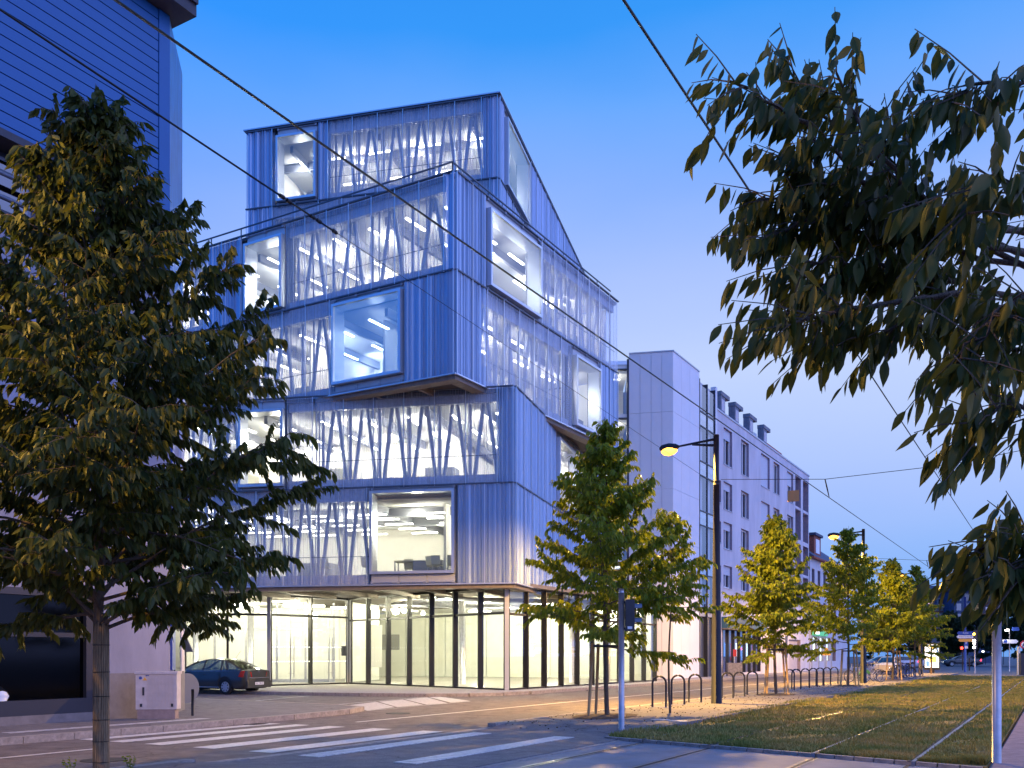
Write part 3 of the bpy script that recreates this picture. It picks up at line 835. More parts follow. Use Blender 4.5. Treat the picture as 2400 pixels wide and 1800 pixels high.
# roofs, soffits
def para(p, dl, dr, a0, a1, b0, b1):
    p = Vector(p); dl = Vector(dl).normalized(); dr = Vector(dr).normalized()
    q = [p + dl * a + dr * b for a, b in ((a0, b0), (a0, b1), (a1, b1), (a1, b0))]
    return [(v.x, v.y) for v in q]
for nm, p, l, r, La, Lb, z0, z1, mt in (('roof', pA, lA, rA, LA_, LAr, 28.05, 28.12, 'rebate'), ('roof', pB, lB, rB, LB_, LBr, 20.0, 20.12, 'rebate'),
                                ('roof', pC, lC, rC, LC_, LCr, 12.2, 12.34, 'rebate')):
    mb = MB(); mb.prism(para(p, l, r, .05, La, .05, Lb), z0, z1); mb.build(nm, M[mt], school)
mb = MB(); mb.prism(para(pA, lA, rA, -.12, LA_ + .1, -.12, LAr + .1), 28.13, 28.19); mb.build('roof_edge', M['edge_metal'], school)
for p, l, r, La, Lb, z in ((pB, lB, rB, LB_, LBr, 12.40), (pC, lC, rC, LC_, LCr, 4.50), (pA, lA, rA, LA_, LAr, 20.15)):
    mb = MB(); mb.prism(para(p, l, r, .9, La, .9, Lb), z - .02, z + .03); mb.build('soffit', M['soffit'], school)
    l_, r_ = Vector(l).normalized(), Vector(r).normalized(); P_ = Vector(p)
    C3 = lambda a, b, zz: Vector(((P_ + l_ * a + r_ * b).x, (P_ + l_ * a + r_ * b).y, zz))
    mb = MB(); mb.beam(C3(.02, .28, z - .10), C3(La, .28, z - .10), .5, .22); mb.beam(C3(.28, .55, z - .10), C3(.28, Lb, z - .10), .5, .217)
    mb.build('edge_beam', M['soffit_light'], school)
    for k in range(1, 9):
        if 2.1 * k < La - 1:
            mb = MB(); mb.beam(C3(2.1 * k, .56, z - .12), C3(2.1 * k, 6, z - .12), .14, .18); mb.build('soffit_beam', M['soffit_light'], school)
    # thin lip under the mesh
    mb = MB(); mb.beam(C3(-.08, -.06, z - .03), C3(La, -.06, z - .03), .1, .05); mb.beam(C3(-.06, -.0, z - .03), C3(-.06, Lb, z - .03), .1, .047)
    mb.build('lower_trim', M['edge_metal'], school)
# roof railings of the middle and lower boxes
def railing(F, a0, a1, z, off=-.35, h=.62, step=1.9):
    mb = MB(); mb.beam(F.pt(a0, z + h, off), F.pt(a1, z + h, off), .05, .05)
    k = a0
    while k <= a1 + .01:
        mb.beam(F.pt(k, z, off), F.pt(k, z + h, off), .06, .04); k += step
    mb.build('roof_railing', M['rebate'], school)
railing(B_l, .35, LB_, 20.14); railing(B_r, .35, LBr - .1, 20.14)

# ------------------------------------------------------------------ ground floor glass hall
G0 = Vector((-.213, 39.0)); G1 = Vector((-8.33, 48.0)); G2 = Vector((-11.5, 44.5)); G3 = Vector((-19.0, 43.1))
GE = tx(19.65, 1536); GE = Vector((GE.x, GE.y))
GZ0, GZT, GZ1 = .12, 3.42, 4.48
def glasswall(P, Q_, n, zt, doors=(), name='shopfront', light=False, reg=None):
    F = Face(P, (Q_ - P)); L = (Q_ - P).length
    xs = reg if reg else [L * k / n for k in range(n + 1)]
    for k, a in enumerate(xs):
        ac = min(max(a, .04), L - .04); mb = MB(); F.box(mb, ac - .045, ac + .045, GZ0, GZ1, -.16, .10)
        mb.build('mullion', M['mullion'], school)
    for za_, zb_, ob_ in ((zt - .05, zt + .05, .05), (GZ0, GZ0 + .07, .06), (GZ1 - .10, GZ1, .06)):
        mb = MB(); F.box(mb, 0, L, za_, zb_, -.10, ob_); mb.build('transom', M['mullion'], school)
    for k in range(len(xs) - 1):
        mb = MB(); mb.face([F.pt(xs[k], GZ0, 0), F.pt(xs[k + 1], GZ0, 0), F.pt(xs[k + 1], GZ1, 0), F.pt(xs[k], GZ1, 0)])
        mb.build('glass_pane', M['glass_clear'], school)
    return F, L
F01, L01 = glasswall(G0, G1, 7, 3.34)
F12, L12 = glasswall(G1, G2, 2, 3.50)
F23, L23 = glasswall(G2, G3, 4, 3.50)
F0E, L0E = glasswall(G0, GE, 10, 3.30)
# steel posts at the corners
for P in (G0, G1, G2):
    mb = MB(); mb.bx(P.x - .09, P.y - .12, GZ0, P.x + .09, P.y + .06, GZ1); mb.build('corner_post', M['post_light'], school)
# entrance doors: inner leaves, tall handles, dots
for c in (L12 * .27, L12 * .75):
    for sg in (-1, 1):
        a = c + sg * .09
        mb = MB(); mb.tube([F12.pt(a, 1.05 - .55, .16), F12.pt(a, 2.45, .16)], .022, 8)
        mb.tube([F12.pt(a, .7, .0), F12.pt(a, .7, .16)], .012, 6); mb.tube([F12.pt(a, 2.2, .0), F12.pt(a, 2.2, .16)], .012, 6)
        mb.build('door_handle', M['galv'], school)
    mb = MB(); F12.box(mb, c - .012, c + .012, .2, 3.44, -.03, .03); mb.build('door_joint', M['galv'], school)
mb = MB()
for zz in (1.25, 1.95):
    a = .1
    while a < L12 - .1:
        F12.box(mb, a, a + .05, zz, zz + .05, .012, .014); a += .13
mb.build('glass_dots', M['poster_white'], school)
mb = MB(); F12.box(mb, .28, .52, 1.55, 2.05, .03, .16); mb.build('intercom', M['dark_metal'], school)
# canopy edge over the street side
mb = MB(); Fs = Face(G0, Vector((U.x, U.y))); Fs.box(mb, -.4, L0E, 4.46, 4.62, -.4, .42); mb.build('canopy', M['soffit_light'], school)
mb = MB(); mb.prism([(G0.x - .2, G0.y), (GE.x, GE.y), (GE.x - 9, GE.y + 12), (-22, 66), (-26, 43.2), (G2.x, G2.y + .2), (G1.x, G1.y + .2)], 4.49, 4.66); mb.build('hall_ceiling', M['int_ceiling'], school)
mb = MB(); mb.prism([(G0.x, G0.y + .1), (GE.x - .1, GE.y), (GE.x - 9, GE.y + 12), (-22, 68), (-26, 43.4), (G2.x, G2.y + .1), (G1.x, G1.y + .1)], .10, .135); mb.build('hall_floor', M['int_floor'], school)
def iwall(a, b, z0=.13, z1=4.48, th=.15, mat='int_wall', name='hall_wall'):
    a = Vector((a[0], a[1], (z0 + z1) / 2)); b = Vector((b[0], b[1], (z0 + z1) / 2))
    mb = MB(); mb.beam(a, b, th, z1 - z0); return mb.build(name, M[mat], school)
# back wall of tall panels, each one its own piece
bw0, bw1 = Vector((-10.2, 66)), Vector((8.2, 60.0))
nb = 13
for k in range(nb):
    a = bw0.lerp(bw1, k / nb); b = bw0.lerp(bw1, (k + 1) / nb); g_v = (b - a).normalized() * .02
    iwall(a + g_v, b - g_v, mat='int_panel', name='wall_panel')
iwall(bw0, (-10.6, 57.5)); iwall((-10.6, 57.5), (-24, 57)); iwall((-24, 57), (-26, 43.6))
iwall((-8.9, 50.5), (-8.0, 56.0), mat='int_panel')
iwall(GE + Vector((-.2, 0)), (GE.x - 3, GE.y + 8), mat='int_panel')
mb = MB(); mb.bx(-8.2, 55.0, 1.9, -6.6, 55.1, 2.8); mb.build('wall_screen', M['black_board'], school)
mb = MB(); mb.bx(-8.0, 53.4, .9, -7.4, 53.45, 3.3); mb.build('notice_board', M['poster_white' if 0 else 'int_wall'], school)
# inner lobby: second row of glazed doors
Fi = Face(Vector((-9.6, 50.6)), Vector((-1, -.15)))
for a in (0, 1.5, 3.0, 4.6, 6.2, 7.8):
    mb = MB(); Fi.box(mb, a - .06, a + .06, .13, 4.4, -.05, .05); mb.build('lobby_post', M['galv'], school)
mb = MB(); Fi.box(mb, 0, 7.8, 2.9, 3.02, -.04, .04); Fi.box(mb, 0, 7.8, .13, .3, -.04, .04); mb.build('lobby_rail', M['galv'], school)
mb = MB(); mb.face([Fi.pt(0, .2, 0), Fi.pt(7.8, .2, 0), Fi.pt(7.8, 4.4, 0), Fi.pt(0, 4.4, 0)]); mb.build('lobby_glass', M['glass_thin'], school)
for x, y in ((-13.5, 48.5), (-16.5, 49), (-2.5, 47), (3.2, 50), (5.5, 54), (8.3, 57.5), (-19, 50)):
    mb = MB(); mb.tube([(x, y, .13), (x, y, 4.5)], .16, 12); mb.build('hall_column', M['galv'], school, smooth=True)
# ceiling services and lights of the hall
for k in range(9):
    a = Vector((-7.5 + k * .5, 49 - k * .9 + 1.5, 4.25)); b = Vector((4.5 + k * .2, 56 - k * 1.1 + 0.0, 4.25))
    mb = MB(); mb.tube([a, b], .045, 6); mb.build('ceiling_pipe', M['int_beam'], school)
fx = None
for (x, y) in ((-3, 44.5), (-1.2, 47), (-5.5, 50), (-3.5, 53), (0, 52), (2, 48.5), (3.5, 54), (-7, 56), (-2, 58), (2.5, 59), (-11.5, 47.5), (-14.5, 46.5), (-17.5, 46.0), (-12, 52.5), (-15, 53), (-19, 52), (6.2, 57.5)):
    if fx is None:
        mb = MB(); mb.beam((x - .7, y, 4.3), (x + .7, y, 4.3), .14, .06); fx = mb.build('ceiling_light', M['tube'], school, origin=(x, y, 4.3))
    else:
        f2 = fx.copy(); col.objects.link(f2); f2.location = Vector((x, y, 4.3)) - WLOC[school.name]
    l = bpy.data.lights.new('lamp_light', 'POINT'); l.energy = 640; l.color = (1.0, .95, .66); l.shadow_soft_size = .12
    o = bpy.data.objects.new('lamp_light', l); place(o, (x, y, 4.12), school)
# big bright lamps over the entrance
for x, y in ((-9.9, 47.2), (-10.8, 46.2), (-8.9, 48.6), (-13.0, 45.6)):
    mb = MB(); mb.beam((x - .45, y, 4.05), (x + .45, y + .1, 4.05), .32, .08); mb.build('ceiling_light', M['tube_spot'], school)
l = bpy.data.lights.new('lamp_light', 'POINT'); l.energy = 220; l.color = (1, .97, .75); l.shadow_soft_size = .2
o = bpy.data.objects.new('lamp_light', l); place(o, (-10.2, 46.0, 3.9), school)

# tables and chairs of the first floor room, seen through the big window
def make_chair():
    r_ = thing('chair', 'x', 'chair', (0, 0, 0))
    mb = MB()
    prof = [(-.20, .44), (-.05, .43), (.12, .44), (.19, .50), (.23, .66), (.26, .84)]
    for (y0, z0), (y1, z1) in zip(prof[:-1], prof[1:]):
        mb.hexa([(-.21, y0, z0 - .015), (.21, y0, z0 - .015), (.21, y1, z1 - .015), (-.21, y1, z1 - .015), (-.20, y0, z0 + .015), (.20, y0, z0 + .015), (.20, y1, z1 + .015), (-.20, y1, z1 + .015)])
    mb.build('seat_shell', M['chair_shell'], r_)
    for sx in (-1, 1):
        for sy in (-1, 1):
            mb = MB(); mb.tube([(sx * .15, sy * .13, .43), (sx * .22, sy * .21, 0)], .012, 6); mb.build('leg', M['galv'], r_)
    return r_
def make_table():
    r_ = thing('table', 'x', 'table', (0, 0, 0))
    mb = MB(); mb.bx(-.8, -.4, .71, .8, .4, .75); mb.build('tabletop', M['int_furn'], r_)
    for sx in (-1, 1):
        for sy in (-1, 1):
            mb = MB(); mb.bx(sx * .76 - .025, sy * .36 - .025, 0, sx * .76 + .025, sy * .36 + .025, .705); mb.build('leg', M['galv'], r_)
    return r_
def CQ(a, b, z=ZC[0] + .452):
    p = Vector(pC) + Vector(lC).normalized() * a + Vector(rC).normalized() * b
    return Vector((p.x, p.y, z))
ch = make_chair(); tb = make_table()
aw0, aw1 = C_l.atx(1056), C_l.atx(873)
cspots = [(aw0 + 1.15, 1.6, 2.9), (aw0 + .55, 1.7, 3.3), (aw0 + 1.45, 1.9, 2.5), (aw0 + .30, 2.2, 3.0), (aw0 + 2.5, 3.4, .3), (aw0 + 1.9, 3.6, .1), (aw0 + 2.9, 2.9, 3.1), (aw1 + 1.0, 1.8, 2.6), (aw1 + 3.0, 1.9, 3.0)]
clab = ['left of the two tall shell chairs in the middle of the big lit window', 'right shell chair with its back close to the lower right of the big lit window',
        'narrow side-on shell chair just right of the table end in the big lit window', 'small shell chair at the far right inside the big lit window',
        'pale chair behind the table, left one, in the big lit window', 'pale chair tucked under the table end in the big lit window', 'pale chair in front of the table left side in the big lit window',
        'shell chair behind the mesh just left of the big lit window', 'shell chair behind the mesh further left near the slanting struts']
for i, (a, b, rz) in enumerate(cspots):
    o = ch if i == 0 else copy_tree(ch)
    put(o, CQ(a, b), rz, 1.0); o['label'] = clab[i]; o['group'] = 'shell chairs in the first floor room'
tspots = [(aw1 - .7, 2.7, .1), (aw1 - 1.7, 4.4, .1), (aw0 + .2, 3.2, .1)]
for i, (a, b, rz) in enumerate(tspots):
    o = tb if i == 0 else copy_tree(tb)
    put(o, CQ(a, b), rz + math.atan2(C_l.d.y, C_l.d.x)); o['group'] = 'tables in the first floor room'
    o['label'] = ['pale table at the left of the big lit first floor window', 'second pale table behind the first in the big lit window', 'table end at the right edge of the big lit window'][i]

# ------------------------------------------------------------------ walls with real openings
def wall_grid(F, a0, a1, z0, z1, holes, th=.3):
    """front face with rectangular holes and their reveals; holes = [(a0,a1,z0,z1,depth)]"""
    mb = MB()
    As = sorted({a0, a1} | {h[0] for h in holes} | {h[1] for h in holes}); Zs = sorted({z0, z1} | {h[2] for h in holes} | {h[3] for h in holes})
    for i in range(len(As) - 1):
        for j in range(len(Zs) - 1):
            ac, zc = (As[i] + As[i + 1]) / 2, (Zs[j] + Zs[j + 1]) / 2
            if any(h[0] < ac < h[1] and h[2] < zc < h[3] for h in holes): continue
            mb.face([F.pt(As[i], Zs[j]), F.pt(As[i + 1], Zs[j]), F.pt(As[i + 1], Zs[j + 1]), F.pt(As[i], Zs[j + 1])], 0)
    for h in holes:
        d = -h[4]
        for (p, q) in (((h[0], h[2]), (h[1], h[2])), ((h[1], h[2]), (h[1], h[3])), ((h[1], h[3]), (h[0], h[3])), ((h[0], h[3]), (h[0], h[2]))):
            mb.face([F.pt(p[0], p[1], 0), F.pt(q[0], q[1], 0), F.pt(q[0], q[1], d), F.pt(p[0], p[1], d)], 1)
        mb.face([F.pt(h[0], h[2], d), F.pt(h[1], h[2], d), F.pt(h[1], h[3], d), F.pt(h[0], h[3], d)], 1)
    return mb

# ------------------------------------------------------------------ corner building on the left
LP1 = Vector((-8.31, 22.76)); LP2 = Vector((-8.78, 25.0))
FL = Face(LP1, Vector((-U.x, -U.y)))            # along the street towards the camera
FL.n = Vector((-N.x, -N.y))
left_b = thing('corner_house', 'dark blue clad corner house with black eave, white plaster base and shop window', 'building', (-10, 22, .12))
# upper cladding: long boards with open joints, each one a piece
LB = 26.0
wmb = wall_grid(FL, 0, LB, .12, 10.6, [(2.05, 4.62, .30, 2.62 + .35, .35)])
wmb.build('wall', [M['plaster_dark'], M['shop_dark']], left_b)
mb = MB(); FL.box(mb, 0.0, 2.05, .10, 1.15, -.02, .05); FL.box(mb, 4.62, LB, .10, 1.15, -.02, .05); FL.box(mb, 2.05, 4.62, .10, .30, -.02, .05)
mb.build('plinth', M['plinth'], left_b)
nbd = 19; z_lo, z_hi = 12.15, 17.05
for k in range(nbd):
    za, zb = z_lo + (z_hi - z_lo) * k / nbd, z_lo + (z_hi - z_lo) * (k + 1) / nbd
    mb = MB(); FL.box(mb, .32, LB, za + .012, zb - .012, -.12, .0); mb.build('siding_board', M['siding'], left_b)
mb = MB(); FL.box(mb, .32, LB, z_lo, z_hi, -.3, -.125); mb.build('wall_backing', M['rail_groove'], left_b)
mb = MB(); FL.box(mb, .0, .31, 12.1, 17.05, -.1, .02); mb.build('corner_trim', M['siding'], left_b)
FE = Face(LP1, LP2 - LP1)
mb = MB(); mb.prism([(LP1.x, LP1.y), (LP2.x, LP2.y), (LP2.x - 9, LP2.y + 5), (LP1.x - 9, LP1.y + 3)], 10.6, 17.05); mb.build('side_wall', M['siding_end'], left_b)
mb = MB(); mb.prism([(LP1.x + .0, LP1.y), (LP2.x, LP2.y), (LP2.x - 9, LP2.y + 5), (LP1.x - 9, LP1.y + 3)], .1, 10.58); mb.build('side_wall', M['plaster_dark'], left_b)
# chamfer shop front: blue frame, dark doorway
L_e = (LP2 - LP1).length
mb = MB(); FE.box(mb, .15, L_e * .30, 1.2, 9.0, -.1, .05); mb.build('blue_pilaster', M['sign_blue'], left_b)
mb = MB(); FE.box(mb, L_e * .32, L_e * .72, .15, 4.0, -.1, .04); mb.build('doorway', M['shop_dark'], left_b)
mb = MB(); FE.box(mb, L_e * .74, L_e * .98, .15, 8.5, -.1, .06); mb.build('white_pilaster', M['render_white'], left_b)
mb = MB(); FE.box(mb, .0, L_e, .10, 1.15, -.02, .062); mb.build('plinth', M['plinth'], left_b)
# dark band with ribbon windows and pipes between cladding and plaster
mb = MB(); FL.box(mb, 0, LB, 10.6, 12.08, -.6, -.45); mb.build('ribbon_wall', M['shop_dark'], left_b)
mb = MB(); FL.box(mb, -.02, LB, 10.45, 10.6, -.45, .12); mb.build('sill', M['eave'], left_b)
mb = MB(); FL.box(mb, -.05, LB, 12.08, 12.24, -.45, .14); mb.build('head_flashing', M['eave'], left_b)
k = 1.0
while k < LB:
    mb = MB(); FL.box(mb, k, k + 1.9, 10.75, 11.95, -.44, -.40); w = mb.build('window', M['sign_back'], left_b)
    mb = MB(); FL.box(mb, k + .08, k + 1.82, 10.83, 11.87, -.398, -.39); mb.build('pane', M['glass_dark'], w)
    k += 2.3
mb = MB(); mb.tube([FL.pt(.6, 11.1, -.1), FL.pt(.7, 11.45, -.08), FL.pt(LB, 11.45, -.08)], .06, 8); mb.build('pipe', M['sign_back'], left_b, smooth=True)
mb = MB(); mb.tube([FL.pt(.2, 10.9, .02), FL.pt(LB, 10.9, .02)], .05, 8); mb.build('pipe', M['sign_back'], left_b, smooth=True)
# eave
mb = MB(); U2, N2 = Vector((U.x, U.y)), Vector((N.x, N.y)); q = [LP1 + U2 * .35 - N2 * .55, LP1 + U2 * .35 + N2 * 9, LP1 - U2 * LB + N2 * 9, LP1 - U2 * LB - N2 * .55]; q.append(q[3])
mb.prism([(p.x, p.y) for p in q[:4]], 17.06, 17.34); mb.build('eave', M['eave'], left_b)
mb = MB(); mb.beam(Vector((q[0].x, q[0].y, 17.40)), Vector((q[3].x, q[3].y, 17.40)), .14, .12); mb.build('gutter', M['eave'], left_b)
# shop window
mb = MB()
for a0, a1, z0, z1 in ((2.05, 2.27, .3, 2.97), (4.40, 4.62, .3, 2.97), (2.27, 4.40, .3, .62), (2.27, 4.40, 2.82, 2.97), (2.27, 4.40, 1.95, 2.05)):
    FL.box(mb, a0, a1, z0, z1, -.2, .03)
w = mb.build('shop_window', M['shop_dark'], left_b)
mb = MB(); mb.face([FL.pt(2.27, .62, -.08), FL.pt(4.40, .62, -.08), FL.pt(4.40, 2.82, -.08), FL.pt(2.27, 2.82, -.08)]); mb.build('pane', M['glass_shop'], w)
bag = MB()
bc = FL.pt(4.12, .62, -.22)
pts = []
for i in range(7):
    a = i / 6; pts.append(bc + Vector((0, 0, .30 * a)) )
bag.tube([bc + Vector((0, 0, 0)), bc + Vector((0, 0, .10)), bc + Vector((0, 0, .2)), bc + Vector((.02, 0, .27)), bc + Vector((.03, 0, .30))], [.17, .21, .17, .09, .03], 12)
tag(bag.build('plastic_bag', M['bag_white'], smooth=True), 'crumpled white plastic bag behind the dark shop window of the corner house', 'bag')

# electric cabinet
cab = thing('electric_cabinet', 'off white ribbed electric cabinet on a concrete foot against the corner house', 'cabinet', (-8.0, 21.4, .12))
Fc = Face(Vector((-8.48, 21.15)), Vector((1, .10))); Fc.n = Vector((Fc.d.y, -Fc.d.x))
mb = MB(); Fc.box(mb, .03, .86, .12, .34, -.32, -.01); mb.build('base', M['cab_base'], cab)
mb = MB(); Fc.box(mb, 0, .90, .34, 1.14, -.36, 0); mb.build('body', M['cab_grey'], cab)
mb = MB(); Fc.box(mb, -.02, .92, 1.14, 1.20, -.38, .03); mb.build('lid', M['cab_grey'], cab)
for k in range(20):
    mb = MB(); Fc.box(mb, .26 + k * .031, .26 + k * .031 + .013, .38, 1.10, 0, .012); mb.build('rib', M['cab_grey'], cab)
mb = MB(); Fc.box(mb, .15, .19, .66, .84, 0, .02); mb.build('handle', M['shop_dark'], cab)
for a in (.12, .80): 
    mb = MB(); Fc.box(mb, a - .025, a + .025, .40, .47, 0, .02); mb.build('lock', M['shop_dark'], cab)
mb = MB(); c = Fc.pt(.20, 1.03, .004); mb.face([Fc.pt(.15, .995, .006), Fc.pt(.25, .995, .006), Fc.pt(.20, 1.075, .006)]); mb.build('warning_label', M['sign_yellow'], cab)
mb = MB(); mb.disc(Fc.pt(.105, 1.05, .004), .035, (Fc.n.x, Fc.n.y, 0), 14, .006); mb.build('round_label', M['sign_blue'], cab)
mb = MB(); Fc.box(mb, .22, .29, 1.09, 1.115, 0, .006); mb.build('oval_label', M['sign_blue'], cab)
mb = MB(); mb.tube([Vector((-7.62, 22.4, .12)), Vector((-7.62, 22.4, .75))], .035, 8)
tag(mb.build('bollard', M['car_trim'], smooth=True), 'short brown bollard hidden behind the electric cabinet', 'bollard')
# sign post behind it
sp_ = thing('sign_post', 'grey sign post with blue plate, triangle and low round sign, all seen from behind', 'sign', (-9.45, 27.0, .12))
mb = MB(); mb.tube([(-9.45, 27.0, .12), (-9.45, 27.0, 3.36)], .04, 10); mb.build('pole', M['sign_back'], sp_, smooth=True)
mb = MB(); mb.bx(-9.58, 26.93, 3.10, -9.10, 26.95, 3.36); mb.build('blue_plate', M['sign_blue'], sp_)
mb = MB(); mb.beam((-9.48, 26.93, 2.0), (-9.10, 26.80, 1.66), .02, .02)
tri = [Vector((-9.66, 26.95, 1.66)), Vector((-9.09, 26.75, 1.66)), Vector((-9.38, 26.85, 2.20))]
mb = MB(); off = Vector((.01, .03, 0)); i0 = len(mb.v)
mb.face(tri); mb.face([t_ + off for t_ in reversed(tri)])
for a in range(3): mb.face([tri[a], tri[(a + 1) % 3], tri[(a + 1) % 3] + off, tri[a] + off])
mb.build('triangle_plate', M['sign_back'], sp_)
mb = MB(); mb.disc((-9.32, 26.95, .62), .43, (.85, -.45, 0), 28, .03); mb.build('round_plate', M['sign_back'], sp_)
mb = MB(); mb.bx(-9.55, 26.9, 2.55, -9.36, 26.97, 2.58); mb.bx(-9.55, 26.9, 2.83, -9.36, 26.97, 2.86); mb.build('clamp', M['sign_back'], sp_)

# ------------------------------------------------------------------ pale panelled block next to the school
K0 = tx(20.4, 1577.5); K1 = tx(20.4, 1639); K2 = tx(20.4, 1679); K3 = tx(20.4, 1896)
KL = Vector((-.977, .2144))
FKl = Face(Vector((K0.x, K0.y)), KL); FKr = Face(Vector((K0.x, K0.y)), U.copy())
pb = thing('panelled_block', 'pale lilac panelled block with a narrow glazed stair strip, right of the school', 'building', (K0.x, K0.y, .12))
aL = FKl.atx(1474); aR = FKr.atx(1639)
rowsZ = [.12, 4.5, 8.67, 11.85, 16.6, 20.3]
mb = MB(); qq = [FKl.pt(0, 0, -.12), FKl.pt(aL, 0, -.12), FKl.pt(aL, 0, -8), FKr.pt(aR, 0, -12), FKr.pt(aR, 0, -.12)]
mb.prism([(FKl.pt(.0, 0, -.12).x, FKl.pt(0, 0, -.12).y + .1), (qq[1].x, qq[1].y), (qq[1].x + 1, qq[1].y + 12), (qq[4].x - 8, qq[4].y + 8), (qq[4].x, qq[4].y)], .12, 20.2)
mb.build('backing', M['panel_joint'], pb)
def panels(F, cols, rows, parent, mat='panel_white', j=.009, skip=()):
    for i in range(len(cols) - 1):
        for k in range(len(rows) - 1):
            if (i, k) in skip: continue
            mb = MB(); F.box(mb, cols[i] + j, cols[i + 1] - j, rows[k] + j, rows[k + 1] - j, -.1, 0); mb.build('wall_panel', M[mat], parent)
panels(FKl, [0, FKl.atx(1551), FKl.atx(1526), FKl.atx(1500), aL], rowsZ, pb)
panels(FKr, [0, FKr.atx(1597), FKr.atx(1617), aR], rowsZ, pb)
mb = MB(); FKl.box(mb, -.05, aL, 20.3, 20.38, -.3, .04); FKr.box(mb, 0.06, aR, 20.3, 20.377, -.3, .04); mb.build('coping', M['cassette'], pb)
# glazed strip along the street
FS = Face(Vector((K1.x, K1.y)), U.copy()); aS = FS.atx(1676.5); sm = FS.atx(1657.5)
mb = MB(); FS.box(mb, 0, aS, .12, 20.0, -3.0, -.35); mb.build('stair_wall', M['stone_pale' if 0 else 'apt_render'], pb)
mb = MB()
for a in (0.02, sm, aS - .12): FS.box(mb, a, a + .10, .12, 19.9, -.34, .02)
mb.build('mullion', M['shop_dark'], pb)
zz = 4.6; alt = 0
lev = []
while zz < 19.4:
    h = 2.35 if alt % 2 == 0 else .95
    lev.append((zz, min(zz + h, 19.6), alt % 2)); zz += h; alt += 1
for z0, z1, k in lev:
    mb = MB(); FS.box(mb, .12, aS - .12, z0 - .04, z0 + .04, -.30, .01); mb.build('transom', M['shop_dark'], pb)
    for a0, a1 in ((.12, sm), (sm + .1, aS - .12)):
        mb = MB(); mb.face([FS.pt(a0, z0 + .04, -.03), FS.pt(a1, z0 + .04, -.03), FS.pt(a1, z1 - .04, -.03), FS.pt(a0, z1 - .04, -.03)])
        mb.build('pane', M['glass_blue' if k else 'glass_big'], pb)
for k in range(5):
    mb = MB(); FS.box(mb, .12, aS - .12, 4.2 + k * 3.3, 4.45 + k * 3.3, -.34, -.12); mb.build('landing', M['slab_edge'], pb)
mb = MB(); FS.box(mb, aS - .1, aS + .25, .12, 20.15, -.3, .06); mb.build('end_fin', M['panel_white'], pb)
mb = MB(); FS.box(mb, .12, aS - .12, .12, 4.1, -.30, -.25); mb.build('service_door', M['sign_back'], pb)
# glazed link between the school and this block, floors lit
LK = Face(Vector((FKl.pt(aL, 0).x, FKl.pt(aL, 0).y)), Vector((-1, .05)))
lw_ = 3.6
lk = thing('glazed_link', 'narrow lit glass link with white floors between the school and the panelled block', 'building', (LK.pt(1, 0).x, LK.pt(1, 0).y + .6, .12))
for k in range(6):
    z = 4.4 + k * 3.05
    mb = MB(); LK.box(mb, .02, lw_, z - .22, z, -5, -.05); mb.build('floor_slab', M['int_ceiling'], lk)
    mb = MB(); LK.box(mb, .02, lw_, z - .30, z - .22, -.3, -.02); mb.build('slab_edge', M['shop_dark'], lk)
    if k < 5:
        mb = MB(); LK.box(mb, .5, 2.2, z + 2.5, z + 2.56, -1.4, -1.3); mb.build('ceiling_light', M['tube'], lk)
        mb = MB(); LK.box(mb, .08, lw_, z, z + 2.75, -.16, -.15); mb.build('pane', M['glass_clear'], lk)
        l = bpy.data.lights.new('lamp_light', 'POINT'); l.energy = 55; l.color = (1, .93, .80); l.shadow_soft_size = .12
        o = bpy.data.objects.new('lamp_light', l); place(o, LK.pt(1.0, z + 2.2, -1.8), lk)
mb = MB(); LK.box(mb, .02, lw_, .15, 19.8, -5.2, -5.0); mb.build('rear_wall', M['int_wall'], lk)
mb = MB(); LK.box(mb, .0, .12, .15, 20.0, -.3, .04); mb.build('mullion', M['shop_dark'], lk)
mb = MB(); LK.box(mb, .02, lw_, 19.66, 19.9, -5, .0); mb.build('roof', M['edge_metal'], lk)

# ------------------------------------------------------------------ apartment block
apt = thing('apartment_block', 'lilac rendered apartment block with recessed windows, grey roof hoods and shops below', 'building', (K2.x + 4, K2.y + 8, .12))
FAp = Face(Vector((K2.x, K2.y)), U.copy()); aE = FAp.atx(1896)
ax = FAp.atx
rowz = [(15.2, 17.8), (12.0, 13.97), (9.2, 11.1), (6.4, 8.0)]
wins = []
colx = [(1696, 1716), (1737, 1755), (1784, 1804), (1813, 1827), (1845, 1859)]
for r, (z0, z1) in enumerate(rowz):
    for c, (xa, xb) in enumerate(colx):
        wins.append((ax(xa), ax(xb), z0, z1, .42, r, c))
    if r: wins.append((ax(1682), ax(1690), z0 + .3, z1 - .1, .42, r, 9))
log = [(ax(1864), ax(1877), z0, z1, 1.2) for z0, z1 in ((12.2, 17.9), (6.2, 11.8))] + [(ax(1882), ax(1894.5), z0, z1, 1.2) for z0, z1 in ((12.2, 17.9), (6.2, 11.8))]
shop = [(ax(1693), ax(1782), .3, 3.5, .5)]
gar = [(ax(1849), ax(1876), .14, 3.0, .35)]
wmb = wall_grid(FAp, 0, aE, .12, 18.65, [w[:5] for w in wins] + log + shop + gar)
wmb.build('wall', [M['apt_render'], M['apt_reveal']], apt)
mb = MB(); q0, q1 = FAp.pt(0, 0, -1.3), FAp.pt(aE, 0, -1.3)
mb.prism([(q0.x, q0.y), (q0.x - 7, q0.y + 4), (q1.x - 7, q1.y + 4), (q1.x, q1.y)], .1, 18.55); mb.build('core', M['apt_render'], apt)
FAs = Face(Vector((FAp.pt(aE, 0).x, FAp.pt(aE, 0).y)), N.copy()); 
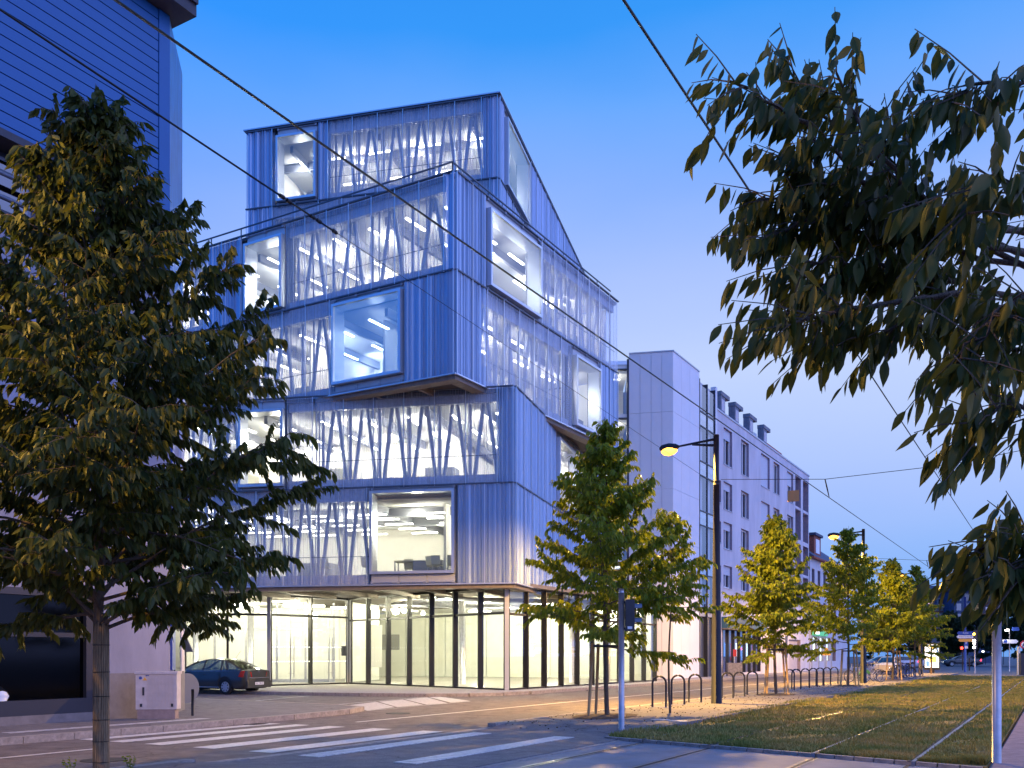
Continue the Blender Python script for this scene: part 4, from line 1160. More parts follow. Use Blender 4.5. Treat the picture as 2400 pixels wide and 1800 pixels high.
mb = MB(); mb.face([FAp.pt(aE, .1), FAp.pt(aE, 18.65), FAp.pt(aE, 18.65, -9), FAp.pt(aE, .1, -9)]); mb.build('side_wall', M['apt_render'], apt)
mb = MB(); FAp.box(mb, 0, aE + .05, 18.65, 18.78, -.35, .06); mb.build('coping', M['cassette'], apt)
mb = MB(); FAp.box(mb, 0, aE, 18.3, 18.5, -9, -.31); mb.build('roof', M['concrete'], apt)
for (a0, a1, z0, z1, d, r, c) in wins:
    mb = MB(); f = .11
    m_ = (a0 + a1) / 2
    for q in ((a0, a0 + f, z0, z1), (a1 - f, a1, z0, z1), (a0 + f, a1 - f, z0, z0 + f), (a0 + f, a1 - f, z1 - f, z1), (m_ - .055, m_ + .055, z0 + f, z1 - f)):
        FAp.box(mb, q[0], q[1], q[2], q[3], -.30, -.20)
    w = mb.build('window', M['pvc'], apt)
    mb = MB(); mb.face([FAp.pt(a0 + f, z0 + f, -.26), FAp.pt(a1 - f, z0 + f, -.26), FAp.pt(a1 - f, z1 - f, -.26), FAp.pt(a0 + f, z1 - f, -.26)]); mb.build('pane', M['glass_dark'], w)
    sh = {2: .95, 0: .28}.get(c, 0.0) if r != 3 else .4
    if (r, c) in ((2, 4), (0, 4)): sh = .45
    if sh > 0:
        mb = MB(); FAp.box(mb, a0 + .03, a1 - .03, z1 - (z1 - z0) * sh, z1, -.195, -.16); mb.build('shutter', M['shutter'], w)
    mb = MB(); FAp.box(mb, a0 - .04, a1 + .04, z0 - .06, z0 - .003, -.20, .05); mb.build('sill', M['cassette'], w)
for a0, a1, z0, z1, d in log:
    for zf in (z0 + (z1 - z0) / 2,):
        mb = MB(); FAp.box(mb, a0 + .01, a1 - .01, zf - .12, zf + .12, -1.15, -.02); mb.build('balcony_slab', M['apt_render'], apt)
# roof hoods with concrete caps and red tile strips between them
for k, xa in enumerate((1690, 1723, 1757, 1790)):
    a0 = ax(xa)
    mb = MB(); FAp.box(mb, a0, a0 + 1.0, 18.5, 19.93, -.50, -.02); hood = mb.build('roof_hood', M['concrete'], apt)
    mb = MB(); FAp.box(mb, a0 - .03, a0 + 1.95, 19.935, 20.22, -.52, .03); mb.build('cap_slab', M['concrete'], hood)
    mb = MB(); FAp.box(mb, a0 + .2, a0 + .85, 18.9, 19.7, -.021, .0); mb.build('hood_window', M['apt_render'], hood)
    mb = MB(); FAp.box(mb, a0 + 1.02, a0 + 3.0, 18.6, 19.08, -.9, -.38); mb.build('roof_tiles', M['tile_red'], apt)
mb = MB(); FAp.box(mb, ax(1806), ax(1846), 18.55, 19.35, -1.2, -.5); mb.build('roof_tiles', M['tile_red'], apt)
# small roof guard
for k in range(7):
    a = ax(1781) - .6 + k * .14
    mb = MB(); FAp.box(mb, a, a + .03, 18.7, 19.3, -.36, -.33); mb.build('baluster', M['pvc'], apt)
# shops
s0, s1 = shop[0][0], shop[0][1]
mb = MB(); FAp.box(mb, s0 - .2, s1 + .1, 3.5, 4.3, 0, .55); mb.build('shop_canopy', M['canopy_teal'], apt)
mb = MB(); FAp.box(mb, s0 - .2, s1 + .1, 3.42, 3.5, 0, .5); mb.build('canopy_edge', M['soffit_light'], apt)
ns = 7
for k in range(ns + 1):
    a = s0 + (s1 - s0) * k / ns; a = min(max(a, s0 + .05), s1 - .05)
    mb = MB(); FAp.box(mb, a - .05, a + .05, .3, 3.42, -.2, .03); mb.build('shop_mullion', M['shop_dark'], apt)
pm_cols = ['poster_white', 'poster_blue', 'sign_red', 'poster_white', 'poster_blue', 'shop_glow', 'sign_red']
for k in range(ns):
    a, b = s0 + (s1 - s0) * k / ns + .06, s0 + (s1 - s0) * (k + 1) / ns - .06
    mb = MB(); mb.face([FAp.pt(a, .35, -.1), FAp.pt(b, .35, -.1), FAp.pt(b, 3.4, -.1), FAp.pt(a, 3.4, -.1)]); mb.build('shop_pane', M['glass_big'], apt)
    mb = MB(); w_ = b - a
    FAp.box(mb, a + w_ * .15, a + w_ * .7, 1.2 + .3 * (k % 2), 2.5, -.40, -.36); mb.build('shop_poster', M[pm_cols[k]], apt)
mb = MB(); FAp.box(mb, gar[0][0], gar[0][1], .15, 2.98, -.34, -.28); mb.build('garage_door', M['cab_grey'], apt)
mb = MB(); FAp.box(mb, gar[0][0] - 1.3, gar[0][0] - .9, 1.4, 3.3, .0, .12); mb.build('shop_sign', M['sign_back'], apt)

# ------------------------------------------------------------------ small old house with red dormer and the green lit shop
FH = Face(Vector((FAp.pt(aE + .4, 0).x, FAp.pt(aE + .4, 0).y)), U.copy()); hE = FH.atx(1985)
oh = thing('old_house', 'small white house with dark tiled roof and red brick dormer, green lit shop below', 'building', (FH.pt(3, 0).x, FH.pt(3, 0).y, .12))
ho = [(k * 2.6 + .8, k * 2.6 + 2.0, z, z + 1.7, .25) for k in range(int(hE / 2.6)) for z in (5.2, 8.3)]
sho = [(1.0 + k * 3.0, 3.2 + k * 3.0, 1.0, 3.4, .3) for k in range(4)]
wall_grid(FH, 0, hE, .12, 11.1, ho + sho).build('wall', [M['render_white'], M['apt_reveal']], oh)
mb = MB(); 
r0, r1, r2, r3 = FH.pt(-.2, 11.1, .45), FH.pt(hE + .3, 11.1, .45), FH.pt(hE + .3, 15.0, -5), FH.pt(-.2, 15.0, -5)
mb.face([r0, r1, r2, r3]); mb.face([r0, r3, FH.pt(-.2, 11.1, -9)]); mb.face([r1, FH.pt(hE + .3, 11.1, -9), r2]); mb.face([r3, r2, FH.pt(hE + .3, 11.1, -9), FH.pt(-.2, 11.1, -9)])
mb.build('roof', M['slate'], oh)
mb = MB(); FH.box(mb, -.2, hE + .3, 10.95, 11.1, 0, .45); mb.build('eave', M['brick_red'], oh)
mb = MB(); FH.box(mb, 3.2, 6.2, 11.6, 13.5, -2.6, -.3); dm = mb.build('dormer', M['brick_red'], oh)
mb = MB(); FH.box(mb, 3.9, 5.5, 11.8, 13.2, -.3, -.26); mb.build('window', M['pvc'], dm)
mb = MB(); FH.box(mb, 3.0, 6.4, 13.5, 13.75, -2.8, -.1); mb.build('dormer_roof', M['slate'], dm)
mb = MB(); mb.face([FH.pt(0, .1), FH.pt(0, 11.1), FH.pt(0, 11.1, -9), FH.pt(0, .1, -9)]); mb.build('side_wall', M['render_white'], oh)
for a0, a1, z0, z1, d in ho:
    mb = MB(); FH.box(mb, a0 + .05, a1 - .05, z0 + .05, z1 - .05, -.24, -.2); mb.build('window', M['glass_dark'], oh)
for i, (a0, a1, z0, z1, d) in enumerate(sho):
    mb = MB(); FH.box(mb, a0 + .05, a1 - .05, z0 + .05, z1 - .05, -.28, -.25); mb.build('shop_pane', M['shop_glow' if i < 3 else 'glass_dark'], oh)
mb = MB(); FH.box(mb, .6, 7.0, 3.55, 4.2, 0, .25); mb.build('shop_sign', M['shop_green'], oh)
mb = MB(); FH.box(mb, .8, 2.4, 3.65, 4.35, .26, .4); mb.build('lit_sign', M['poster_white'], oh)
for a in (.5, 3.6, 6.6, 9.6): 
    mb = MB(); FH.box(mb, a, a + .25, .15, 3.5, 0, .12); mb.build('pilaster', M['cassette'], oh)

# ------------------------------------------------------------------ far hotel with blue mansard and roof sign, and its neighbour
def FB(x, Y): return Vector(((x - CX) / F_PX * Y, Y))
hp = FB(2130, 205)
ho_ = thing('far_hotel', 'far stone hotel with blue slate mansard, arched windows and green roof sign', 'building', (hp.x + 6, 205, 0))
FHt = Face(hp, Vector((1, 0))); FHt.n = Vector((0, -1)); Wd = 15.2
wn_ = [(1.0 + k * 1.9, 2.1 + k * 1.9, z, z + 1.7, .3) for k in range(7) for z in (2.5, 5.5, 8.6)]
wall_grid(FHt, 0, Wd, 0, 12.0, wn_).build('wall', [M['stone_pale'], M['slate']], ho_)
mb = MB(); FHt.box(mb, -.2, Wd + .2, 12.0, 12.5, -3, .5); mb.build('cornice', M['stone_pale'], ho_)
mb = MB(); FHt.box(mb, -.2, Wd + .2, 11.0, 11.35, -.2, .2); mb.build('brick_band', M['brick_red'], ho_)
mb = MB()
mb.hexa([FHt.pt(0, 12.5, 0), FHt.pt(Wd, 12.5, 0), FHt.pt(Wd, 12.5, -9), FHt.pt(0, 12.5, -9), FHt.pt(1.2, 17.0, -1.8), FHt.pt(Wd - 1.2, 17.0, -1.8), FHt.pt(Wd - 1.2, 17.0, -7), FHt.pt(1.2, 17.0, -7)])
mb.build('mansard_roof', M['slate'], ho_)
for k in range(6):
    a = 1.6 + k * 2.3
    mb = MB(); FHt.box(mb, a, a + 1.1, 12.7, 14.2, -1.2, .15); d_ = mb.build('dormer', M['stone_pale'], ho_)
    mb = MB(); FHt.box(mb, a + .2, a + .9, 12.9, 13.9, .16, .2); mb.build('window', M['dormer_glow' if k in (1, 3, 5) else 'glass_dark'], d_)
mb = MB(); FHt.box(mb, 2.5, 7.5, 14.2, 15.9, -2, -.2); mb.build('roof_gable', M['slate'], ho_)
tw = FB(2236, 200)
ho2 = thing('far_tower_block', 'far dark glass fronted block carrying the lit roof sign', 'building', (tw.x + 5, 200, 0))
FT = Face(tw, Vector((1, 0))); FT.n = Vector((0, -1))
mb = MB(); FT.box(mb, 0, 9, 0, 15.4, -8, 0); mb.build('wall', M['slate'], ho2)
mb = MB(); FT.box(mb, -.5, 9.5, 15.4, 16.2, -8.5, .6); mb.build('roof', M['eave'], ho2)
for k in range(5):
    for z in (9, 11.2, 13.3):
        mb = MB(); FT.box(mb, .5 + k * 1.75, 1.5 + k * 1.75, z, z + 1.5, .01, .06); mb.build('window', M['stone_pale' if k % 2 else 'glass_dark'], ho2)
# roof sign: green plate, white stroke mark, red dot, small green word strip
sg = thing('roof_sign', 'glowing green and white sign with a red dot on the far roof', 'sign', (tw.x + 1.5, 199.5, 16.2))
mb = MB(); FT.box(mb, .9, 3.0, 16.9, 19.0, .2, .4); mb.build('plate', M['neon_green'], sg)
mb = MB(); mb.beam(FT.pt(1.1, 17.2, .46), FT.pt(2.1, 18.8, .46), .1, .35); mb.beam(FT.pt(1.9, 18.7, .46), FT.pt(2.6, 17.2, .46), .1, .35); mb.beam(FT.pt(1.2, 17.7, .47), FT.pt(2.8, 17.7, .47), .1, .22); mb.build('mark', M['neon_white'], sg)
mb = MB(); FT.box(mb, 2.3, 2.9, 18.5, 19.0, .42, .5); mb.build('red_dot', M['neon_red'], sg)
mb = MB(); FT.box(mb, .8, 6.2, 16.45, 16.75, .2, .4); mb.build('strip', M['neon_green'], sg)
for a in (1.2, 2.6, 5): 
    mb = MB(); FT.box(mb, a, a + .1, 16.2, 16.9, .1, .2); mb.build('stay', M['dark_metal'], sg)

# ------------------------------------------------------------------ street lamps
def street_lamp(s, t, first, label, en=15000):
    r_ = thing('street_lamp', label, 'street lamp', ST(s, t, .12), 'street lamps on the island')
    b = ST(s, t, .12); mb = MB()
    mb.tube([b, b + Vector((0, 0, 5.0)), b + Vector((0, 0, 6.6))], [.165, .105, .09], 12)
    mb.build('pole', M['pole_paint'], r_, smooth=True)
    mb = MB(); mb.tube([b + Vector((0, 0, 6.6)), b + Vector((0, 0, 8.05))], .078, 12); mb.tube([b + Vector((0, 0, 6.55)), b + Vector((0, 0, 6.65))], .10, 12); mb.build('upper_pole', M['pole_paint'], r_, smooth=True)
    n3 = Vector((N.x, N.y, 0))
    top = b + Vector((0, 0, 7.93))
    mb = MB(); mb.tube([top, top + n3 * 1.25 + Vector((0, 0, -.10))], [.04, .03], 8); mb.tube([top + Vector((0, 0, -.20)), top + n3 * .75 + Vector((0, 0, -.09))], [.045, .03], 8)
    mb.build('arm', M['pole_paint'], r_, smooth=True)
    h = top + n3 * 1.5 + Vector((0, 0, -.10))
    mb = MB()
    for k in range(6):
        pass
    mb.tube([h - n3 * .32, h - n3 * .22, h, h + n3 * .22, h + n3 * .30], [.04, .10, .14, .11, .04], 12)
    mb.build('lamp_head', M['pole_paint'], r_, smooth=True)
    mb = MB(); c = h + Vector((0, 0, -.10)); mb.tube([c - n3 * .26, c - n3 * .16, c, c + n3 * .16, c + n3 * .24], [.04, .115, .155, .115, .04], 12)
    mb.build('lamp_bulb', M['sodium'], r_, smooth=True)
    l = bpy.data.lights.new('lamp_light', 'SPOT'); l.energy = en; l.color = (1.0, .56, .10); l.shadow_soft_size = .12; l.spot_size = R(176); l.spot_blend = .25
    o = bpy.data.objects.new('lamp_light', l); place(o, c + Vector((0, 0, -.16)), r_)
    return r_
street_lamp(27.4, 8.8, 1, 'tall dark street lamp nearest the school, glowing orange in front of the panelled block')
street_lamp(51.6, 8.7, 0, 'dark street lamp glowing orange among the trees before the bicycles')
street_lamp(79.0, 9.1, 0, 'small far street lamp with orange light at the end of the tree row')
street_lamp(1.9, 8.8, 0, 'dark street lamp standing before the near tree, beyond the left edge of the picture', 4500)

# ------------------------------------------------------------------ overhead wires
def wire(name, pts, r, label, n=6):
    mb = MB(); mb.tube(pts, r, n, caps=True)
    return tag(mb.build(name, M['wire'], smooth=True), label, 'wire', 'overhead tram wires')
wire('contact_wire', [ST(-12, 5.67, 6.12), ST(110, 5.67, 6.12)], .011, 'overhead contact wire crossing the upper left and the front of the school')
wire('contact_wire', [ST(-12, 2.47, 5.88), ST(110, 2.47, 5.88)], .011, 'overhead contact wire passing behind the leaves at the upper right')
pt1 = ST(27.4, 8.8, 6.66); pt0 = ST(1.9, 8.8, 7.95); m_a = pt0.lerp(pt1, .282); m_b = pt0.lerp(pt1, .328)
wmb = wire('feeder_wire', [pt0, m_a], .012, 'thicker cable with insulators running to the nearest street lamp')
fw = wmb
mb = MB(); mb.tube([m_a, m_b], .013, 6); 
for f in (.283, .288, .306, .311, .324): 
    p = pt0.lerp(pt1, f); q = pt0.lerp(pt1, f + .003); mb.tube([p, q], .026, 8)
insu = mb.build('insulator', M['wire'], fw, smooth=True)
mb = MB(); mb.tube([m_b, pt1], .005, 5); mb.build('thin_cable', M['wire'], fw)
def span(s, t_l, zl, zr, label, pole=True, sag=.28):
    a = ST(s, t_l, zl); b = ST(s, -.6, zr)
    p1 = ST(s, 5.67, zl - sag); p2 = ST(s, 2.47, zl - sag * .7)
    mb = MB(); mb.tube([a, p1, p2, b], .009, 5); r_ = mb.build('span_wire', M['wire']); tag(r_, label, 'wire', 'span wires over the tracks')
    for p, c in ((p1, ST(s + .55, 5.67, 6.14)), (p2, ST(s + .55, 2.47, 5.9))):
        mb = MB(); mb.tube([p, p.lerp(c, .5), c], [.016, .02, .012], 6); mb.build('hanger', M['wire'], r_)
    return r_
sw = span(27.5, 8.7, 6.84, 7.0, 'span wire from the nearest street lamp across both tracks')
span(51.7, 8.6, 6.66, 6.8, 'span wire from the second street lamp across the tracks')
span(79, 9.0, 6.66, 6.8, 'span wire from the third street lamp across the tracks')
span(1.9, 8.7, 6.9, 7.0, 'span wire behind the near tree, beyond the left edge of the picture')
sgn = ST(27.5, 6.55, 6.28)
mb = MB(); a3 = Vector((-N.x, -N.y, 0)); mb.hexa([sgn - a3 * .16 + Vector((0, 0, -.28)), sgn + a3 * .16 + Vector((0, 0, -.28)), sgn + a3 * .16 + Vector((0, .02, -.28)), sgn - a3 * .16 + Vector((0, .02, -.28)),
    sgn - a3 * .16 + Vector((0, 0, .04)), sgn + a3 * .16 + Vector((0, 0, .04)), sgn + a3 * .16 + Vector((0, .02, .04)), sgn - a3 * .16 + Vector((0, .02, .04))])
tag(mb.build('square_plate', M['sign_orange']), 'small square orange plate hanging from the nearest span wire', 'sign')
# poles carrying the span wires on the far side of the tracks (hidden by leaves or out of the frame)
for s, lb in ((27.5, 'dark wire pole right of the tracks level with the nearest lamp, beyond the right edge'), (51.7, 'dark wire pole right of the tracks, second from the camera, behind the leaves'), (79, 'dark wire pole right of the tracks, farthest, behind the leaves')):
    mb = MB(); mb.tube([ST(s, -.7, .1), ST(s, -.7, 7.3)], [.13, .08], 10); tag(mb.build('wire_pole', M['pole_paint'], smooth=True), lb, 'pole', 'wire poles')

# ------------------------------------------------------------------ bicycle racks
def rack():
    mb = MB(); w, h = .19, .86; pts = [(-w, 0, 0), (-w, 0, h - w)]
    for k in range(1, 9): 
        a = math.pi - math.pi * k / 9; pts.append((w * math.cos(a), 0, h - w + w * math.sin(a)))
    pts += [(w, 0, h - w), (w, 0, 0)]
    mb.tube(pts, .030, 8)
    r_ = mb.build('bicycle_rack', M['pole_paint'], smooth=True, origin=(0, 0, 0))
    mb = MB(); mb.bx(-w - .06, -.03, 0, w + .06, .03, .008); mb.build('base_plate', M['galv'], r_, origin=(0, 0, 0))
    return r_
rk = rack(); rk['category'] = 'bicycle rack'
rx = [1545.1, 1589.1, 1629, 1705.2, 1732.5, 1763.3, 1851, 1866.2, 1887.4, 1905.9, 1922, 1938, 1955.3, 2008]
names = ['lone hoop rack nearest the young tree by the grey post', 'middle hoop of the three racks left of the big lamp pole', 'third hoop rack, just left of the big lamp pole',
         'hoop rack just right of the big lamp pole', 'middle hoop of the three racks right of the big lamp pole', 'hoop rack left of the second tree',
         'hoop rack half hidden by the right stake of the second tree', 'first fully visible hoop right of the second tree', 'second visible hoop right of the second tree', 'third visible hoop right of the second tree',
         'fourth visible hoop right of the second tree', 'fifth visible hoop, one before the last of the row', 'last hoop of the row before the third tree', 'single hoop rack between the third tree and second lamp']
for i, x in enumerate(rx):
    o = rk if i == 0 else copy_tree(rk)
    p = tx(9.55, x); put(o, Vector((p.x, p.y, .12)), R(3)); o['label'] = names[i]; o['group'] = 'bicycle racks on the island'; o['category'] = 'bicycle rack'
for i, s in enumerate((62.2, 63.0, 63.8, 66.6, 67.4)):
    o = copy_tree(rk); p = ST(s, 8.5); put(o, Vector((p.x, p.y, .12)), R(3)); o['label'] = 'far hoop rack ' + ['first beyond the green guarded bicycles', 'second beyond the green guarded bicycles', 'third beyond the green guarded bicycles', 'beside the farthest dark bicycle', 'last before the third lamp pole'][i]; o['group'] = 'racks among the bicycles'

# ------------------------------------------------------------------ bicycles
def bicycle(paint='bike_grey', guard='bike_green'):
    r_ = thing('bicycle', 'x', 'bicycle', (0, 0, 0))
    for x, n_ in ((-.52, 'rear_wheel'), (.52, 'front_wheel')):
        mb = MB(); mb.torus((x, 0, .34), .325, .02, (0, 1, 0), 22, 6); w = mb.build(n_, M['rubber'], r_, smooth=True)
        mb = MB(); mb.torus((x, 0, .34), .30, .010, (0, 1, 0), 22, 5)
        for k in range(10):
            a = math.pi * 2 * k / 10; mb.beam((x, 0, .34), (x + .3 * math.cos(a), 0, .34 + .3 * math.sin(a)), .004, .004)
        mb.build('rim', M['bike_grey'], w)
    mb = MB()
    bb, st, hd, hd2 = (-.05, 0, .30), (-.20, 0, .78), (.36, 0, .82), (.40, 0, .66)
    for a, b in ((bb, st), (bb, hd2), (st, hd), ((-.52, 0, .34), bb), ((-.52, 0, .34), (-.18, 0, .70)), (hd, hd2), (hd2, (.52, 0, .34)), (st, (-.24, 0, .92)), (hd, (.33, 0, 1.0))): mb.tube([a, b], .018, 6)
    mb.build('frame', M[paint], r_)
    mb = MB(); mb.tube([(.18, -.28, 1.0), (.30, -.14, 1.02), (.33, 0, 1.01), (.30, .14, 1.02), (.18, .28, 1.0)], .012, 6); mb.build('handlebar', M['dark_metal'], r_)
    mb = MB(); mb.hexa([(-.38, -.09, .92), (-.12, -.02, .93), (-.12, .02, .93), (-.38, .09, .92), (-.36, -.08, .97), (-.12, -.02, .96), (-.12, .02, .96), (-.36, .08, .97)]); mb.build('saddle', M['rubber'], r_)
    mb = MB()
    for k in range(7):
        a0, a1 = R(25 + 20 * k), R(45 + 20 * k)
        c0, c1 = (-.52 + .36 * math.cos(a0), .34 + .36 * math.sin(a0)), (-.52 + .36 * math.cos(a1), .34 + .36 * math.sin(a1))
        mb.face([(c0[0], -.03, c0[1]), (c1[0], -.03, c1[1]), (c1[0], .03, c1[1]), (c0[0], .03, c0[1])])
        if guard == 'bike_green' and k < 5:
            d0, d1 = (-.52 + .2 * math.cos(a0), .34 + .2 * math.sin(a0)), (-.52 + .2 * math.cos(a1), .34 + .2 * math.sin(a1))
            for yy in (-.031, .031): mb.face([(c0[0], yy, c0[1]), (c1[0], yy, c1[1]), (d1[0], yy, d1[1]), (d0[0], yy, d0[1])])
    mb.build('mudguard', M[guard], r_)
    return r_
bk = [bicycle(), bicycle('bike_blue', 'dark_metal'), bicycle('bike_grey', 'bike_grey')]
spots = [(54.0, 8.6, 18, 0, 'parked bicycle with bright green rear wheel guard, lowest and nearest'), (55.2, 8.9, 24, 0, 'second green guarded bicycle just behind the nearest one'),
         (53.2, 9.3, 200, 2, 'grey bicycle right beside the second lamp pole'), (56.4, 9.3, 30, 2, 'grey bicycle leaning behind the green guarded ones'), (62.6, 8.2, 190, 1, 'dark blue bicycle with wheel towards the track, left of the blue pair'),
         (63.8, 8.4, 185, 1, 'dark blue bicycle in the middle of the farther bicycle group'), (66.9, 8.3, 20, 1, 'farthest dark bicycle next to the third lamp pole'), (65.2, 8.8, 200, 2, 'grey bicycle behind the dark blue pair')]
used = set()
for s, t, dg, kind, lb in spots:
    o = bk[kind] if kind not in used else copy_tree(bk[kind]); used.add(kind)
    p = ST(s, t); put(o, Vector((p.x, p.y, .12)), R(dg)); o['label'] = lb; o['group'] = 'bicycles parked beyond the second lamp'

# ------------------------------------------------------------------ signal posts
def signal_post(base, height, label, box_z=None, hide=False):
    r_ = thing('signal_post', label, 'traffic signal', base, 'grey signal posts beside the tracks')
    b = Vector(base)
    mb = MB(); mb.tube([b, b + Vector((0, 0, height - .08))], .058, 16); mb.tube([b + Vector((0, 0, height - .10)), b + Vector((0, 0, height))], .05, 16)
    mb.build('pole', M['galv'], r_, smooth=True)
    z = b.z + height - .22
    mb = MB(); mb.bx(b.x + .07, b.y - .10, z - .62, b.x + .25, b.y + .12, z); bx_ = mb.build('signal_box', M['dark_metal'], r_)
    for k, zz in enumerate((z - .13, z - .41)):
        mb = MB()
        for q in range(8):
            a0, a1 = math.pi * q / 8, math.pi * (q + 1) / 8
            y0, y1 = b.y + .01 + .085 * math.cos(a0), b.y + .01 + .085 * math.cos(a1)
            mb.face([(b.x + .25, y0, zz - .03 + .085 * math.sin(a0)), (b.x + .25, y1, zz - .03 + .085 * math.sin(a1)), (b.x + .40, y1, zz - .03 + .085 * math.sin(a1)), (b.x + .40, y0, zz - .03 + .085 * math.sin(a0))])
        mb.build('hood', M['sign_back'], bx_)
    mb = MB(); mb.bx(b.x + .11, b.y - .106, z - .58, b.x + .20, b.y - .101, z - .53); mb.build('label_plate', M['sign_white'], bx_)
    for zz in (z - .05, z - .57):
        mb = MB(); mb.bx(b.x - .03, b.y - .03, zz - .02, b.x + .08, b.y + .03, zz + .02); mb.build('bracket', M['dark_metal'], r_)
    return r_
gp1 = G(1456.5, 1715.5, .04); signal_post((gp1.x, gp1.y, .04), 2.84, 'slim grey signal post before the first tree, with a black signal box seen from behind')
gp2 = G(2336, 1788, .11); sp2 = signal_post((gp2.x, gp2.y, .11), 2.84, 'slim grey signal post at the right edge with its head in the leaves')
for ch in list(sp2.children):
    if ch.name.startswith(('signal_box', 'bracket')): ch.location.x -= .31 if ch.name.startswith('signal_box') else .05
mb = MB(); b = Vector((gp2.x, gp2.y, .11)); 

# ------------------------------------------------------------------ trees
def leaf_mesh(name, P, D, Ln, W, mat, droop=.35, fine=False):
    """P base points, D unit directions, Ln lengths: folded pointed blades with a curved midrib"""
    n = len(P)
    ref = rng.normal(0, 1, (n, 3)); S = np.cross(D, ref); S /= np.linalg.norm(S, axis=1)[:, None] + 1e-9
    Nn = np.cross(S, D)
    L = Ln[:, None]; w = W[:, None]; dn = np.array([0, 0, -1.0])
    st = ((.14, .24), (.32, .47), (.52, .50), (.72, .34), (.87, .15)) if fine else ((.30, .48), (.66, .38))
    bend = rng.uniform(-.15, .35, (n, 1))
    rib = lambda u: P + D * L * u + dn * L * droop * .35 * u * u + Nn * L * bend * u * (u - .3) * .5
    cols = [P]
    for u, hw_ in st:
        c = rib(u); cols += [c + S * w * hw_ + Nn * w * .16 * hw_ * 2, c - Nn * w * .05, c - S * w * hw_ + Nn * w * .16 * hw_ * 2]
    cols.append(rib(1.0)); k = len(st); nv = len(cols); v = np.stack(cols, 1)
    tri = [[0, 1, 2], [0, 2, 3]]
    for q in range(k - 1):
        a, b = 1 + 3 * q, 4 + 3 * q
        tri += [[a, b, b + 1], [a, b + 1, a + 1], [a + 1, b + 1, b + 2], [a + 1, b + 2, a + 2]]
    a = 1 + 3 * (k - 1); tri += [[a, nv - 1, a + 1], [a + 1, nv - 1, a + 2]]
    tri = np.array(tri); nt_3 = len(tri)
    idx = (np.arange(n)[:, None, None] * nv + tri[None]).reshape(-1)
    me = bpy.data.meshes.new(name)
    me.vertices.add(n * nv); me.vertices.foreach_set('co', v.reshape(-1))
    nl = n * nt_3 * 3
    me.loops.add(nl); me.loops.foreach_set('vertex_index', idx)
    me.polygons.add(n * nt_3); me.polygons.foreach_set('loop_start', np.arange(0, nl, 3)); me.polygons.foreach_set('loop_total', np.full(n * nt_3, 3))
    me.polygons.foreach_set('use_smooth', np.ones(n * nt_3, dtype=bool))
    me.materials.append(mat); me.update(calc_edges=True)
    return me
def unit(v): return v / (np.linalg.norm(v, axis=-1, keepdims=True) + 1e-9)
